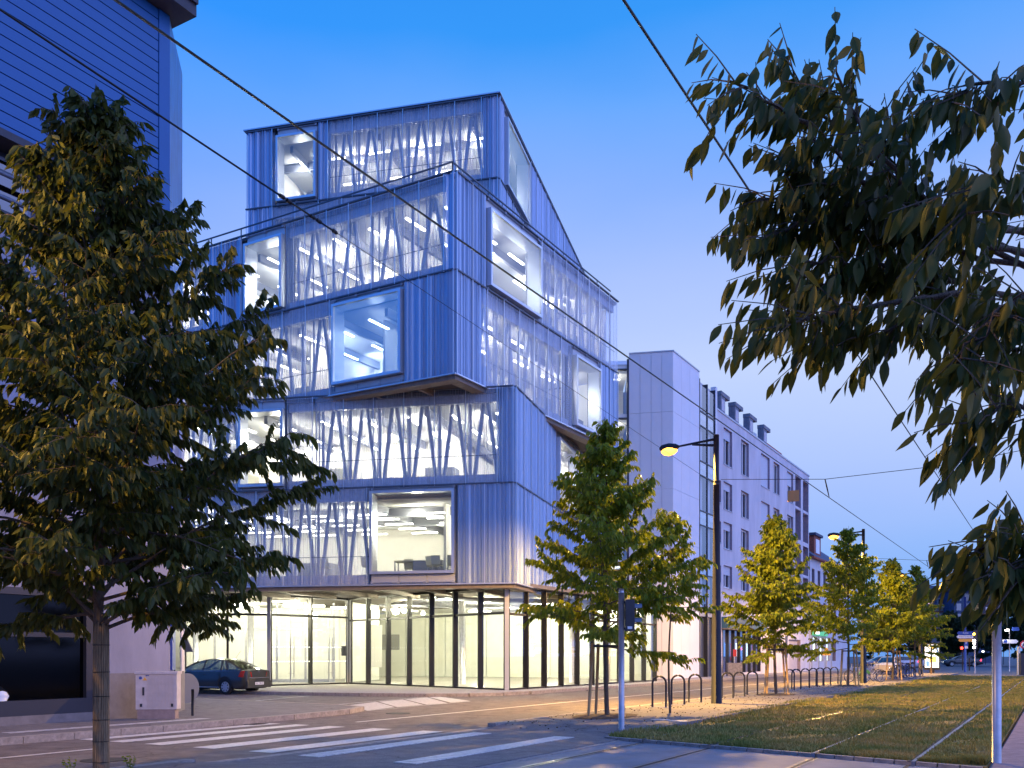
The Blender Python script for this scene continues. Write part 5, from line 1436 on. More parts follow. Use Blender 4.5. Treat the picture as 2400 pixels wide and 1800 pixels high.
def grow(seed, Ht, cb, Rm, n_l, leaf_len, per, trunk_r, mat='leaf', wood='bark', sparse_top=True, lean=(0, 0), powr=.85, dist=.9):
    r = np.random.default_rng(seed)
    tr = MB()
    K = 9; tp = []
    for k in range(K):
        z = Ht * .95 * k / (K - 1); tp.append(Vector((lean[0] * z + .03 * math.sin(z * 1.3 + seed), lean[1] * z + .03 * math.cos(z * 1.7 + seed), z)))
    tr.tube(tp, [trunk_r * (1 - .92 * k / (K - 1)) for k in range(K)], 10)
    br = MB(); P, D, Ls = [], [], []
    for i in range(n_l):
        f = ((i + .5) / n_l) ** dist
        z0 = cb - .25 + (Ht * .93 - cb) * f
        env = Rm * (1 - f) ** powr * (.62 + .42 * r.random()) + .28
        if f < .08: env *= .75
        az = i * 2.39996 + r.normal(0, .25)
        el = R(14 + 44 * f + r.normal(0, 13))
        o = Vector((lean[0] * z0, lean[1] * z0, z0)); d = Vector((math.cos(az) * math.cos(el), math.sin(az) * math.cos(el), math.sin(el)))
        pts = [o]; q = o.copy(); m = 7
        for k in range(m):
            dd = d.copy(); dd.z += .06 - .035 * k * (1 - f * .6); dd += Vector(r.normal(0, .10, 3)); dd.normalize()
            q = q + dd * env / m; pts.append(q.copy())
        r0 = trunk_r * .30 * (1 - .6 * f)
        br.tube(pts, [r0 * (1 - .85 * k / m) + .003 for k in range(m + 1)], 5, caps=False)
        # side twigs in a flat spray
        ntw = int(5 + env * 6.5)
        for j in range(ntw):
            u = .22 + .78 * (j + r.random()) / ntw; k = min(int(u * m), m - 1); b0 = pts[k].lerp(pts[k + 1], u * m - k)
            ax_ = (pts[k + 1] - pts[k]).normalized(); sd = Vector((-ax_.y, ax_.x, 0))
            if sd.length < .1: sd = Vector((1, 0, 0))
            sd.normalize(); side = 1 if j % 2 else -1
            tl = (.18 + .40 * env / 2.4 * (1 - abs(u - .45))) * (.7 + .6 * r.random())
            td = (ax_ * .75 + sd * side * (.8 + .2 * r.random()) + Vector((0, 0, r.normal(.10, .42)))).normalized()
            e = b0 + td * tl + Vector((0, 0, -.25 * tl * tl))
            br.tube([b0, (b0 + e) / 2 + Vector((0, 0, .03)), e], [.006, .004, .002], 3, caps=False)
            nlv = max(4, int(per * tl / .3))
            for q_ in range(nlv):
                w = (q_ + .5) / nlv; p = b0.lerp(e, w); p.z += .03 * math.sin(w * math.pi)
                sgn_ = 1 if q_ % 2 else -1
                dv = td * .45 + sd * (.45 * sgn_) * r.random() + Vector((0, 0, -.55 - .5 * r.random())) + Vector(r.normal(0, .18, 3))
                P.append(p); D.append(dv); Ls.append(leaf_len * (.65 + .6 * r.random()))
        # leaves along the limb end
        for q_ in range(int(6 + 4 * env)):
            u = .45 + .55 * r.random(); k = min(int(u * m), m - 1); p = pts[k].lerp(pts[k + 1], u * m - k)
            P.append(p); D.append(Vector((d.x * .5, d.y * .5, -.6)) + Vector(r.normal(0, .3, 3))); Ls.append(leaf_len * (.6 + .6 * r.random()))
    P = np.array([tuple(p) for p in P]); D = unit(np.array([tuple(d) for d in D])); Ls = np.array(Ls)
    lm = leaf_mesh('foliage', P, D, Ls, Ls * (.36 + .1 * r.random(len(Ls))), M[mat])
    return tr, br, lm
def plant_tree(root, data, wood='bark'):
    tr, br, lm = data
    tr.build('trunk', M[wood], root, smooth=True, origin=(0, 0, 0)); br.build('branch', M['bark'], root, smooth=True, origin=(0, 0, 0))
    f = bpy.data.objects.new('foliage', lm); f.parent = root; col.objects.link(f); WLOC[f.name] = Vector((0, 0, 0)); f['kind'] = 'stuff'
    return root
GRP = 'young street trees on the island'
ltree = thing('street_tree', 'large dark leafy tree filling the left side, trunk wrapped in reed matting', 'tree', (0, 0, 0), GRP)
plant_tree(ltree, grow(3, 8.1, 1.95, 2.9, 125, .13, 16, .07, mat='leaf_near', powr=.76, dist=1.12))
mb = MB()
for k in range(22):
    a = 2 * math.pi * k / 22
    mb = MB(); mb.beam((.082 * math.cos(a), .082 * math.sin(a), 0), (.078 * math.cos(a + .03), .078 * math.sin(a + .03), 1.78 + random.uniform(-.03, .03)), .019, .012, up=(math.cos(a), math.sin(a), 0))
    mb.build('reed_slat', M['reed'], ltree, origin=(0, 0, 0))
mb = MB()
for zz in (.25, .48, .72, .98, 1.25, 1.55): mb.torus((0, 0, zz), .092, .0035, (0, 0, 1), 20, 4)
mb.build('binding_wire', M['wire'], ltree, origin=(0, 0, 0))
p = ST(6.75, 9.2); put(ltree, Vector((p.x, p.y, .12)), R(40))
v1 = thing('street_tree', 'x', 'tree', (0, 0, 0), GRP); plant_tree(v1, grow(21, 7.45, 1.85, 2.95, 80, .14, 13, .06, powr=1.0))
v2 = thing('street_tree', 'x', 'tree', (0, 0, 0), GRP); plant_tree(v2, grow(35, 6.9, 1.65, 2.5, 84, .145, 14, .06, powr=.85))
v3 = thing('street_tree', 'x', 'tree', (0, 0, 0), GRP); plant_tree(v3, grow(48, 4.9, 2.3, 1.0, 26, .13, 12, .03, powr=.7))
trees = [(v1, 20.3, 9.2, 0, 1.0, 'first tree right of the school corner, behind the slim grey signal post'),
         (v2, 34.8, 8.95, 70, 1.02, 'yellow lit tree just right of the nearest lamp pole'),
         (copy_tree(v1), 46.9, 8.6, 130, 1.08, 'tree under the second street lamp, third in the row'),
         (copy_tree(v2), 58.9, 8.3, 200, 1.1, 'tree above the green bicycles, fourth in the row'),
         (copy_tree(v1), 69.8, 8.4, 290, 1.1, 'last tree of the row beside the third street lamp'),
         (v3, 22.3, 8.35, 40, 1.08, 'slender lit sapling leader right beside the first tree under the lamp')]
for o, s, t, dg, sc, lb in trees:
    p = ST(s, t); put(o, Vector((p.x, p.y, .12)), R(dg), sc); o['label'] = lb; o['group'] = GRP
# stakes, ties and mulch beds
def stakes(s, t, label):
    r_ = thing('tree_stakes', label, 'tree stakes', ST(s, t, .12), 'stakes round the young trees')
    c = ST(s, t, .12)
    tops = []
    for dx, dy, ln in ((-.42, -.1, .08), (-.20, .42, .06), (.44, .25, -.06), (.38, -.38, -.05)):
        b = c + Vector((dx, dy, 0)); tp = c + Vector((dx * .75, dy * .75, 1.72)); tops.append(tp)
        mb = MB(); mb.tube([b, tp], .038, 8); mb.build('stake', M['stake_wood'], r_, smooth=True)
    for a, b in ((0, 1), (1, 2), (2, 3), (3, 0)):
        mb = MB(); mb.tube([tops[a] + Vector((0, 0, -.06)), tops[b] + Vector((0, 0, -.06))], .028, 8); mb.build('cross_bar', M['dark_metal'], r_, smooth=True)
    # mulch bed
    mb = MB(); n_ = 28; pts = []
    for k in range(n_):
        a = 2 * math.pi * k / n_; rr = .85 + .12 * random.random(); pts.append(c + Vector((U.x * rr * 1.25 * math.cos(a) + N.x * rr * .75 * math.sin(a), U.y * rr * 1.25 * math.cos(a) + N.y * rr * .75 * math.sin(a), .012)))
    for k in range(n_): mb.face([pts[k], pts[(k + 1) % n_], c + Vector((0, 0, .05))])
    o = mb.build('mulch_bed', M['mulch']); o['kind'] = 'stuff'; tag(o, label.replace('wooden stakes holding', 'dark bark mulch bed round').replace('wooden stakes round', 'dark bark mulch round'), 'mulch')
stakes(20.3, 9.2, 'wooden stakes holding the first tree behind the slim grey post')
stakes(34.8, 8.95, 'wooden stakes holding the yellow lit second tree')
stakes(46.9, 8.6, 'wooden stakes holding the third tree under the second lamp')
stakes(58.9, 8.3, 'wooden stakes holding the fourth tree above the bicycles')
stakes(69.8, 8.4, 'wooden stakes holding the last tree of the row')

# near tree at the right: limbs reach in from a trunk outside the frame
nt_ = thing('near_tree', 'dark tree whose drooping leafy limbs hang in from the right edge of the view', 'tree', (3.25, 3.9, .11))
mb = MB(); mb.tube([(3.25, 3.9, .11), (3.2, 3.95, 1.5), (3.15, 3.9, 3.2), (3.1, 4.0, 5.2)], [.11, .095, .08, .04], 12); mb.build('trunk', M['bark'], nt_, smooth=True)
limbs = []   # each: trunk point, then photo-calibrated control points (x, y, distance)
def lp_(x, y, Y): return Vector(((x - CX) / F_PX * Y, Y, H + (HY - y) * Y / F_PX))
limbs = [
    ([(2900, 700, 3.9), (2560, 640, 3.8), (2300, 560, 3.6), (2150, 510, 3.5), (1960, 360, 3.4), (1820, 240, 3.3), (1710, 190, 3.3)], 1.0, 1.25),
    ([(2900, 700, 3.9), (2400, 560, 3.5), (2150, 480, 3.3), (2020, 300, 3.2), (1960, 170, 3.2)], .9, 1.0),
    ([(2900, 700, 3.9), (2300, 520, 3.7), (2000, 470, 3.6), (1860, 440, 3.6), (1780, 470, 3.6)], .9, 1.0),
    ([(2900, 900, 3.8), (2500, 740, 3.6), (2230, 690, 3.4), (2000, 700, 3.3), (1920, 740, 3.3), (1840, 760, 3.2)], 1.0, 1.2),
    ([(2900, 900, 3.8), (2400, 700, 3.7), (2150, 640, 3.6), (1980, 610, 3.5), (1860, 620, 3.4)], .9, 1.0),
    ([(2900, 600, 3.8), (2620, 350, 3.4), (2420, 200, 3.1), (2300, 190, 3.0), (2230, 240, 3.0)], .7, 1.0),
    ([(2900, 800, 3.8), (2600, 560, 3.2), (2440, 420, 2.9), (2340, 420, 2.8), (2270, 500, 2.8)], .7, 1.0),
    ([(2900, 1000, 3.8), (2600, 800, 3.2), (2420, 700, 3.0), (2330, 740, 2.9), (2250, 850, 2.9)], .8, 1.1),
    ([(2900, 1100, 3.6), (2560, 1010, 3.0), (2420, 960, 2.8), (2330, 960, 2.8), (2270, 990, 2.8)], .6, .9),
    ([(2900, 1250, 3.6), (2560, 1300, 2.9), (2400, 1270, 3.1), (2350, 1240, 3.1), (2290, 1290, 3.1)], .6, .8),
    ([(2900, 1350, 3.5), (2560, 1400, 3.2), (2430, 1350, 3.1), (2390, 1330, 3.0), (2340, 1350, 3.0)], .7, .6),
    ([(2900, 1300, 3.5), (2540, 1350, 3.1), (2480, 1280, 3.0), (2430, 1300, 3.0)], .6, .9),
    ([(2900, 700, 3.9), (2380, 590, 3.7), (2120, 440, 3.6), (1930, 280, 3.5), (1840, 150, 3.5)], .8, 1.3),
    ([(2900, 700, 3.9), (2300, 610, 3.7), (2060, 560, 3.6), (1900, 520, 3.5), (1800, 560, 3.5)], .8, 1.3),
    ([(2900, 700, 3.9), (2260, 560, 3.6), (2100, 400, 3.5), (2070, 250, 3.5)], .7, 1.2),
    ([(2900, 900, 3.8), (2350, 740, 3.6), (2100, 770, 3.5), (1940, 790, 3.4)], .8, 1.3),
    ([(2900, 900, 3.8), (2250, 660, 3.7), (2020, 640, 3.6), (1880, 680, 3.5)], .8, 1.2),
    ([(2900, 900, 3.8), (2250, 560, 3.7), (2080, 520, 3.6), (1960, 430, 3.5), (1880, 400, 3.5)], .8, 1.2),
    ([(2900, 900, 3.8), (2500, 850, 3.4), (2420, 830, 3.2), (2330, 820, 3.2), (2300, 900, 3.2)], .6, .9),
]
r5 = np.random.default_rng(5)
P, D, Ls = [], [], []
for ctl, sz, dens in limbs:
    cp = [lp_(*c) for c in ctl]; cp[0] = Vector((3.15, 3.92, min(max(cp[0].z, 1.6), 4.6)))
    # smooth through the control points
    pts = []
    for k in range(len(cp) - 1):
        for j in range(4): pts.append(cp[k].lerp(cp[k + 1], j / 4) + Vector(r5.normal(0, .012, 3)))
    pts.append(cp[-1]); m = len(pts) - 1
    mb = MB(); mb.tube(pts, [.014 * sz * (1 - .85 * k / m) + .002 for k in range(m + 1)], 6); mb.build('limb', M['bark'], nt_, smooth=True)
    tw = MB(); Lt = sum((pts[k + 1] - pts[k]).length for k in range(m))
    ntw = int(Lt * 12.5 * dens)
    for j in range(ntw):
        u = .30 + .70 * (j + r5.random()) / ntw; k = min(int(u * m), m - 1); b0 = pts[k].lerp(pts[k + 1], u * m - k)
        ax_ = (pts[k + 1] - pts[k]).normalized(); sd = Vector((-ax_.y, ax_.x, 0)); sd.normalize(); side = 1 if j % 2 else -1
        tl = .10 + .22 * r5.random()
        td = (ax_ * .8 + sd * side * .75 + Vector((0, 0, r5.normal(.0, .45)))).normalized(); e = b0 + td * tl + Vector((0, 0, -.3 * tl * tl))
        tw.tube([b0, (b0 + e) / 2 + Vector((0, 0, .01)), e], [.0035, .0025, .0015], 3, caps=False)
        nlv = max(3, int(tl / .030))
        for q_ in range(nlv):
            w = (q_ + .6) / nlv; p = b0.lerp(e, w); sg_ = 1 if q_ % 2 else -1
            dv = td * .35 + sd * sg_ * .35 * r5.random() + Vector((-.15, 0, -.75 - .4 * r5.random())) + Vector(r5.normal(0, .2, 3))
            P.append(p); D.append(dv); Ls.append(.088 * (.6 + .62 * r5.random()))
    tw.build('twig', M['bark'], nt_)
P = np.array([tuple(p) for p in P]); D = unit(np.array([tuple(d) for d in D])); Ls = np.array(Ls)
Wl = Ls * (.33 + .12 * r5.random(len(Ls)))
# the leaves that show largest are pieces of their own, the rest one mass
px = CX + P[:, 0] / P[:, 1] * F_PX; py = HY - (P[:, 2] - H) / P[:, 1] * F_PX
vis = (px > 1500) & (px < 2400) & (py > 0) & (py < 1600)
score = np.where(vis, Ls / P[:, 1], 0); order = np.argsort(-score); own = order[:290]; rest = order[290:]
for i in own:
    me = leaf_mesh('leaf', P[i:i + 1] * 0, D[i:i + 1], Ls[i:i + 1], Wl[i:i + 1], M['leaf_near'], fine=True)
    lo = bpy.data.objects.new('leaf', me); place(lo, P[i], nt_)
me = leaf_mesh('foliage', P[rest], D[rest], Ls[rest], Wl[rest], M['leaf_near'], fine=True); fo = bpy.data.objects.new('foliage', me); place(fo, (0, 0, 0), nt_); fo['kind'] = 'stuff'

# far trees across the square
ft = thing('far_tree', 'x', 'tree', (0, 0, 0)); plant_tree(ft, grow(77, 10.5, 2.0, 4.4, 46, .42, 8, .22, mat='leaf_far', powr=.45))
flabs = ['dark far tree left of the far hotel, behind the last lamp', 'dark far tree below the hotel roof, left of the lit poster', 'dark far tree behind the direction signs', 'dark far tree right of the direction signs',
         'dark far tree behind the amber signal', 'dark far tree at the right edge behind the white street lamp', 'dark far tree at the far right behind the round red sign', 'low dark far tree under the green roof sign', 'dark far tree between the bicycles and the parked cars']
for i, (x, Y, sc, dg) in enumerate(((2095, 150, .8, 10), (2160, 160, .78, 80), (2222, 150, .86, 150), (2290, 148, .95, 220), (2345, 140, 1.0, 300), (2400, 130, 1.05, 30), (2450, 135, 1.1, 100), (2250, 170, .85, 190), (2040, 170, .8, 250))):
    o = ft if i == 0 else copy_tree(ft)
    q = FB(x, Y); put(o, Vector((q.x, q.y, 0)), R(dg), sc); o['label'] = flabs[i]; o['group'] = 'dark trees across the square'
# weeds at the kerb by the near tree
def weed(px_, py_, h, label):
    b = G(px_, py_, .12); Pn, Dn, Ln_ = [], [], []
    mb = MB()
    for k in range(6):
        a = 2 * math.pi * k / 6; e = b + Vector((math.cos(a) * .07, math.sin(a) * .07, h * (.6 + .4 * random.random())))
        mb.tube([b, (b + e) / 2, e], .003, 3)
        for q in range(7): 
            Pn.append(tuple(b.lerp(e, (q + 1) / 7))); Dn.append((random.uniform(-1, 1), random.uniform(-1, 1), random.uniform(-.2, .8))); Ln_.append(.045)
    r_ = thing('weed', label, 'plant', b)
    mb.build('stem', M['leaf'], r_)
    me = leaf_mesh('leaf_spray', np.array(Pn), unit(np.array(Dn)), np.array(Ln_), np.array(Ln_) * .5, M['leaf']); o = bpy.data.objects.new('leaf_spray', me); place(o, (0, 0, 0), r_)
weed(165, 1822, .25, 'small weed at the lower left corner beside the wrapped trunk')
weed(305, 1812, .22, 'thin upright weed just right of the wrapped trunk')

# ------------------------------------------------------------------ cars
def car(paint, label, lights='off', L=4.62, W=1.76, plate=None):
    """saloon, nose to +X, origin on the road at its middle"""
    r_ = thing('parked_car', label, 'car', (0, 0, 0))
    xs = np.linspace(-L / 2, L / 2, 61); hl = L / 2
    wx = (-hl + 1.02, hl - .92)
    def hw(x):  # half width
        u = abs(x) / hl; return W / 2 * (1 - .10 * max(0, (u - .55) / .45) ** 2.2 - .10 * max(0, (u - .93) / .07) ** 2)
    def belt(x): return .96 - .10 * max(0, (x - .6) / (hl - .6)) ** 1.1 + .0 * x if x > .6 else .96 + .03 * min(1, max(0, (-x - .5) / 1.2))
    def topz(x):  # bonnet / boot height
        if x > 1.0: return .98 - .20 * ((x - 1.0) / (hl - 1.0)) ** 1.6
        if x < -1.55: return 1.02 - .03 * ((-x - 1.55) / (hl - 1.55))
        return 1.0
    def bot(x):
        b = .22 + .10 * max(0, (abs(x) - hl + .35) / .35)
        for c in wx:
            d = abs(x - c)
            if d < .37: b = max(b, .32 + math.sqrt(.37 ** 2 - d * d) - .02)
        return b
    rows = []
    for x in xs:
        w = hw(x); b = bot(x); t = topz(x); bl = min(belt(x), t - .03)
        rows.append([(x, 0, b), (x, w * .90, b), (x, w * .985, b + .06), (x, w, max(.55, b + .08)), (x, w * .985, bl - .10), (x, w * .95, bl), (x, w * .84, t), (x, w * .45, t + .02), (x, 0, t + .03)])
    mb = MB()
    for sgn in (1, -1):
        i0 = len(mb.v); m = len(rows[0])
        for rr in rows: mb.v += [(p[0], p[1] * sgn, p[2]) for p in rr]
        for k in range(len(rows) - 1):
            for j in range(m - 1):
                q = (i0 + k * m + j, i0 + (k + 1) * m + j, i0 + (k + 1) * m + j + 1, i0 + k * m + j + 1)
                mb.f.append(q if sgn < 0 else q[::-1]); mb.m.append(1 if j == 0 else 0)
        for k in (0, len(rows) - 1):
            mb.f.append(tuple(i0 + k * m + j for j in (range(m) if (k == 0) == (sgn > 0) else reversed(range(m))))); mb.m.append(0)
    body = mb.build('body', [M[paint], M['car_trim']], r_, smooth=False, origin=(0, 0, 0))
    body.data.polygons.foreach_set('use_smooth', [True] * len(body.data.polygons))
    bv = body.modifiers.new('edge', 'EDGE_SPLIT'); bv.split_angle = R(38)
    # cabin
    st = [(1.25, .985, .0), (.95, 1.13, .4), (.45, 1.36, .85), (.15, 1.44, .95), (-.35, 1.475, 1.0), (-.9, 1.44, .97), (-1.35, 1.31, .8), (-1.75, 1.14, .5), (-2.0, 1.03, .1)]
    mb = MB(); sec = []
    for x, z, k in st:
        w = hw(x); z0 = topz(x) - .02; z = max(z, z0 + .01); wt = w * .83 - (z - 1.0) * .42
        sec.append([(x, w * .88, z0), (x, (w * .88 + wt) / 2 + .015, (z0 + z - .02) / 2), (x, wt, z - .03), (x, wt * .86, z), (x, 0, z + .025)])
    for sgn in (1, -1):
        i0 = len(mb.v); m = 5
        for rr in sec: mb.v += [(p[0], p[1] * sgn, p[2]) for p in rr]
        for k in range(len(sec) - 1):
            for j in range(m - 1):
                q = (i0 + k * m + j, i0 + (k + 1) * m + j, i0 + (k + 1) * m + j + 1, i0 + k * m + j + 1)
                roof = (3 <= k <= 4) or (k == 2 and False) or (k == 5 and False)
                mi = 0
                if j in (0, 1) : mi = 1
                if j in (2, 3): mi = 0 if (2 < k < 5) else 1
                if j == 2 : mi = 0
                mb.f.append(q if sgn < 0 else q[::-1]); mb.m.append(mi)
    cabm = mb.build('cabin', [M[paint], M['glass_car']], r_, origin=(0, 0, 0)); cabm.data.polygons.foreach_set('use_smooth', [True] * len(cabm.data.polygons))
    bv = cabm.modifiers.new('edge', 'EDGE_SPLIT'); bv.split_angle = R(30)
    mb = MB()
    for sgn in (1, -1):
        for xa, za, xb, zb in ((.02, .97, -.02, 1.43), (-.98, .98, -.90, 1.40), (1.18, .99, .42, 1.36), (-1.30, 1.0, -1.12, 1.34)):
            wa, wb = hw(xa) * .885, hw(xb) * .83 - (zb - 1.0) * .42 + .012
            mb.beam((xa, wa * sgn, za), (xb, wb * sgn, zb), .05 if xa > -.5 else .07, .03, up=(0, 1, 0))
    mb.build('pillar', M['car_trim'], r_, origin=(0, 0, 0))
    mb = MB()
    for sgn in (1, -1): 
        mb.beam((1.2, hw(1) * .985 * sgn, .945), (-1.5, hw(1) * .985 * sgn, .975), .02, .015)
        mb.beam((1.30, hw(1) * .99 * sgn, .30), (-.98, hw(1) * .99 * sgn, .30), .02, .02)
    mb.build('chrome_strip', M['chrome'], r_, origin=(0, 0, 0))
    for sgn in (1, -1):
        for xd in (.05, -1.0): mb = MB(); mb.beam((xd, (hw(xd) + .002) * sgn, .35), (xd + .03, (hw(xd) * .99 + .002) * sgn, .92), .008, .006, up=(0, 1, 0)); mb.build('door_gap', M['car_trim'], r_)
    for sgn in (1, -1):
        for xd in (-.12, -.95):
            mb = MB(); mb.bx(xd - .10, (hw(xd) - .01) * sgn - .02, .80, xd + .08, (hw(xd) - .01) * sgn + .02, .835); mb.build('door_handle', M[paint], r_)
        mb = MB(); mb.bx(.82, hw(.8) * sgn - .03 + .09 * sgn, .96, .98, hw(.8) * sgn + .08 * sgn + .06, 1.10); mb.build('mirror', M[paint], r_)
    for c in wx:
        for sgn in (1, -1):
            y = (W / 2 - .12) * sgn
            mb = MB(); mb.tube([(c, y - .10, .32), (c, y - .085, .32), (c, y + .085, .32), (c, y + .10, .32)], [.29, .32, .32, .29], 26); w = mb.build('wheel', M['rubber'], r_, smooth=False)
            mb = MB(); yo = y + .103 * sgn; mb.disc((c, yo, .32), .21, (0, 1, 0), 26, .02)
            w2 = mb.build('wheel_cover', M['wheel_cover'], w)
            mb = MB()
            for k in range(8):
                a = 2 * math.pi * k / 8 + .2; a1 = a + .22
                q = [(c + .10 * math.cos(a + .11), yo + .014 * sgn, .32 + .10 * math.sin(a + .11))] + [(c + .19 * math.cos(t_), yo + .014 * sgn, .32 + .19 * math.sin(t_)) for t_ in (a - .04, a + .13, a + .30)]
                mb.face(q)
            mb.build('wheel_slot', M['car_trim'], w)
            mb = MB(); yi = (W / 2 - .30) * sgn; mb.tube([(c, yi, .45), (c, (W / 2 - .02) * sgn, .45)], .34, 20); mb.build('wheel_well', M['car_trim'], r_)
    # lamps and plates
    tm = 'tail_lit' if lights in ('tail', 'both') else 'tail_red'
    hm = 'head_lit' if lights in ('head', 'both') else 'glass_dark'
    for sgn in (1, -1):
        mb = MB(); x0 = -hl
        mb.hexa([(x0 - .02, .42 * sgn, .72), (x0 + .12, .80 * sgn, .70), (x0 + .34, .86 * sgn, .74), (x0 + .1, .45 * sgn, .74), (x0 - .02, .48 * sgn, .93), (x0 + .10, .79 * sgn, .98), (x0 + .22, .835 * sgn, .97), (x0 + .1, .45 * sgn, .95)]); mb.build('tail_light', M[tm], r_)
        mb = MB(); mb.hexa([(hl + .01, .40 * sgn, .58), (hl - .22, .82 * sgn, .60), (hl - .30, .80 * sgn, .60), (hl - .1, .4 * sgn, .60), (hl - .02, .42 * sgn, .72), (hl - .25, .80 * sgn, .76), (hl - .35, .77 * sgn, .76), (hl - .1, .4 * sgn, .74)]); mb.build('headlight', M[hm], r_)
    mb = MB(); mb.bx(-hl - .035, -.72, .28, -hl + .06, .72, .56); mb.build('rear_bumper', M[paint], r_)
    mb = MB(); mb.bx(-hl - .045, -.26, .40, -hl - .035, .26, .51); pl = mb.build('number_plate', M['plate_white'], r_)
    if plate: text_obj('plate_text', plate, .10, M['ink'], (-hl - .047, 0, .455), (0, -1, 0), (-1, 0, 0), pl, .001)
    mb = MB(); mb.beam((-hl - .012, -.62, .69), (-hl - .012, .62, .69), .02, .015); mb.beam((-hl - .01, -.05, .93), (-hl - .01, .0, .96), .012, .02); mb.beam((-hl - .01, .05, .93), (-hl - .01, 0, .96), .012, .02); mb.build('boot_trim', M['chrome'], r_)
    mb = MB(); mb.tube([(-1.05, 0, 1.47), (-1.35, .0, 1.80)], .006, 5); mb.build('aerial', M['car_trim'], r_)
    return r_
c1 = car('car_paint', 'dark grey saloon parked in front of the glass entrance, rear end towards the street', plate='AX 198 FS')
rear = G(618, 1626)
cdir = Vector((-.90, .43)).normalized(); 
cc = Vector((rear.x, rear.y)) + cdir * 2.15
put(c1, Vector((cc.x - .15, cc.y - .45, .002)), math.atan2(cdir.y, cdir.x), .97); c1['group'] = 'cars'
# glass of the cabin over dark seats
c2 = car('car_black', 'far black saloon with blue tinted side windows crossing the square', 'both'); q = FB(2253, 135); put(c2, Vector((q.x, q.y, 0)), R(172), 1.12)
c3 = car('car_silver', 'far silver car behind the bicycles with a red tail light', 'tail'); q = FB(2108, 120); put(c3, Vector((q.x, q.y, 0)), R(185))
c4 = copy_tree(c3); q = FB(2150, 122); put(c4, Vector((q.x, q.y, 0)), R(188)); c4['label'] = 'second far silver car half behind the third lamp pole'
c5 = car('car_blue', 'far dark blue car parked left of the silver cars', 'tail'); q = FB(2062, 112); put(c5, Vector((q.x, q.y, 0)), R(195))
c6 = car('car_silver', 'oncoming car with bright headlights on the street beyond the bicycles', 'head'); q = ST(83.5, 12.1); put(c6, Vector((q.x, q.y, 0)), math.atan2(-U.y, -U.x))
for c in (c2, c3, c4, c5, c6): c['group'] = 'cars'

# ------------------------------------------------------------------ far street furniture
def WP(x, y, Y): return Vector(((x - CX) / F_PX * Y, Y, H + (HY - y) * Y / F_PX))
ad = thing('poster_panel', 'glowing street poster panel with yellow and blue picture beyond the last tree', 'poster panel', WP(2183, 1567, 80)); 
c = WP(2184, 1567, 80); c.z = 0.0; ad.location = c; WLOC[ad.name] = c.copy()
def adbox(x0, x1, z0, z1, y0, y1, nm, mt):
    mb = MB(); a = R(-28); ca, sa = math.cos(a), math.sin(a)
    def tr(x, y, z): return (c.x + x * ca - y * sa, c.y + x * sa + y * ca, z)
    mb.hexa([tr(x0, y0, z0), tr(x1, y0, z0), tr(x1, y1, z0), tr(x0, y1, z0), tr(x0, y0, z1), tr(x1, y0, z1), tr(x1, y1, z1), tr(x0, y1, z1)])
    return mb.build(nm, M[mt], ad)
adbox(-.62, .62, .35, 2.62, 0, .2, 'case', 'dark_metal'); adbox(-.2, .2, .0, .35, .02, .18, 'foot', 'dark_metal')
adbox(-.54, .54, .55, 2.50, -.02, -.005, 'poster', 'poster_white'); adbox(-.2, .35, 1.0, 1.5, -.03, -.022, 'picture', 'poster_yellow'); adbox(-.1, .2, 2.1, 2.4, -.03, -.022, 'picture', 'poster_yellow'); adbox(-.45, -.2, .65, 1.1, -.031, -.022, 'picture', 'poster_blue'); adbox(.36, .48, 1.5, 2.4, -.031, -.022, 'picture', 'poster_blue')
ds = thing('direction_sign', 'post with blue, white and yellow arrow boards and a blue P plate', 'sign', (0, 0, 0)); Yd = 90
b = WP(2262, 1570, Yd); b.z = 0; ds.location = b; WLOC[ds.name] = b.copy()
mb = MB(); mb.tube([b, b + Vector((0, 0, 7.2))], .10, 10); mb.build('pole', M['sign_blue'], ds, smooth=True)
for (x0, x1, y0, y1, mt, tx_, sl) in ((2243, 2281, 1480, 1488, 'sign_blue', 'PLACE', 0), (2242, 2281, 1489, 1496, 'sign_white', 'PORTE BLANCHE', 0), (2246, 2281, 1497, 1504, 'sign_yellow', '', .0)):
    a0, a1 = WP(x0, y1, Yd - .15), WP(x1, y0, Yd - .15); zc = (a0.z + a1.z) / 2; hh = (a1.z - a0.z) / 2
    mb = MB(); pts = [(a0.x, zc), (a0.x + hh, a0.z), (a1.x, a0.z), (a1.x, a1.z), (a0.x + hh, a1.z)]
    mb.face([(p[0], Yd - .15, p[1]) for p in pts]); mb.face([(p[0], Yd - .12, p[1]) for p in reversed(pts)])
    for k in range(5): 
        p, q = pts[k], pts[(k + 1) % 5]; mb.face([(p[0], Yd - .15, p[1]), (p[0], Yd - .12, p[1]), (q[0], Yd - .12, q[1]), (q[0], Yd - .15, q[1])])
    bd = mb.build('arrow_board', M[mt], ds)
    if tx_: text_obj('lettering', tx_, hh * 1.1, M['sign_white' if mt == 'sign_blue' else 'ink'], ((a0.x + a1.x) / 2 + .05, Yd - .153, zc), (1, 0, 0), (0, -1, 0), bd, .001)
a0, a1 = WP(2260, 1519, Yd - .1), WP(2269, 1503, Yd - .1)
mb = MB(); mb.bx(a0.x, Yd - .13, a0.z + .25, a1.x, Yd - .10, a1.z); pb_ = mb.build('parking_plate', M['sign_blue'], ds)
text_obj('lettering', 'P', .34, M['sign_white'], ((a0.x + a1.x) / 2, Yd - .133, (a0.z + .25 + a1.z) / 2), (1, 0, 0), (0, -1, 0), pb_, .001)
mb = MB(); mb.bx(a0.x + .03, Yd - .13, a0.z - .05, a1.x - .03, Yd - .10, a0.z + .22); mb.build('sub_plate', M['sign_white'], ds)
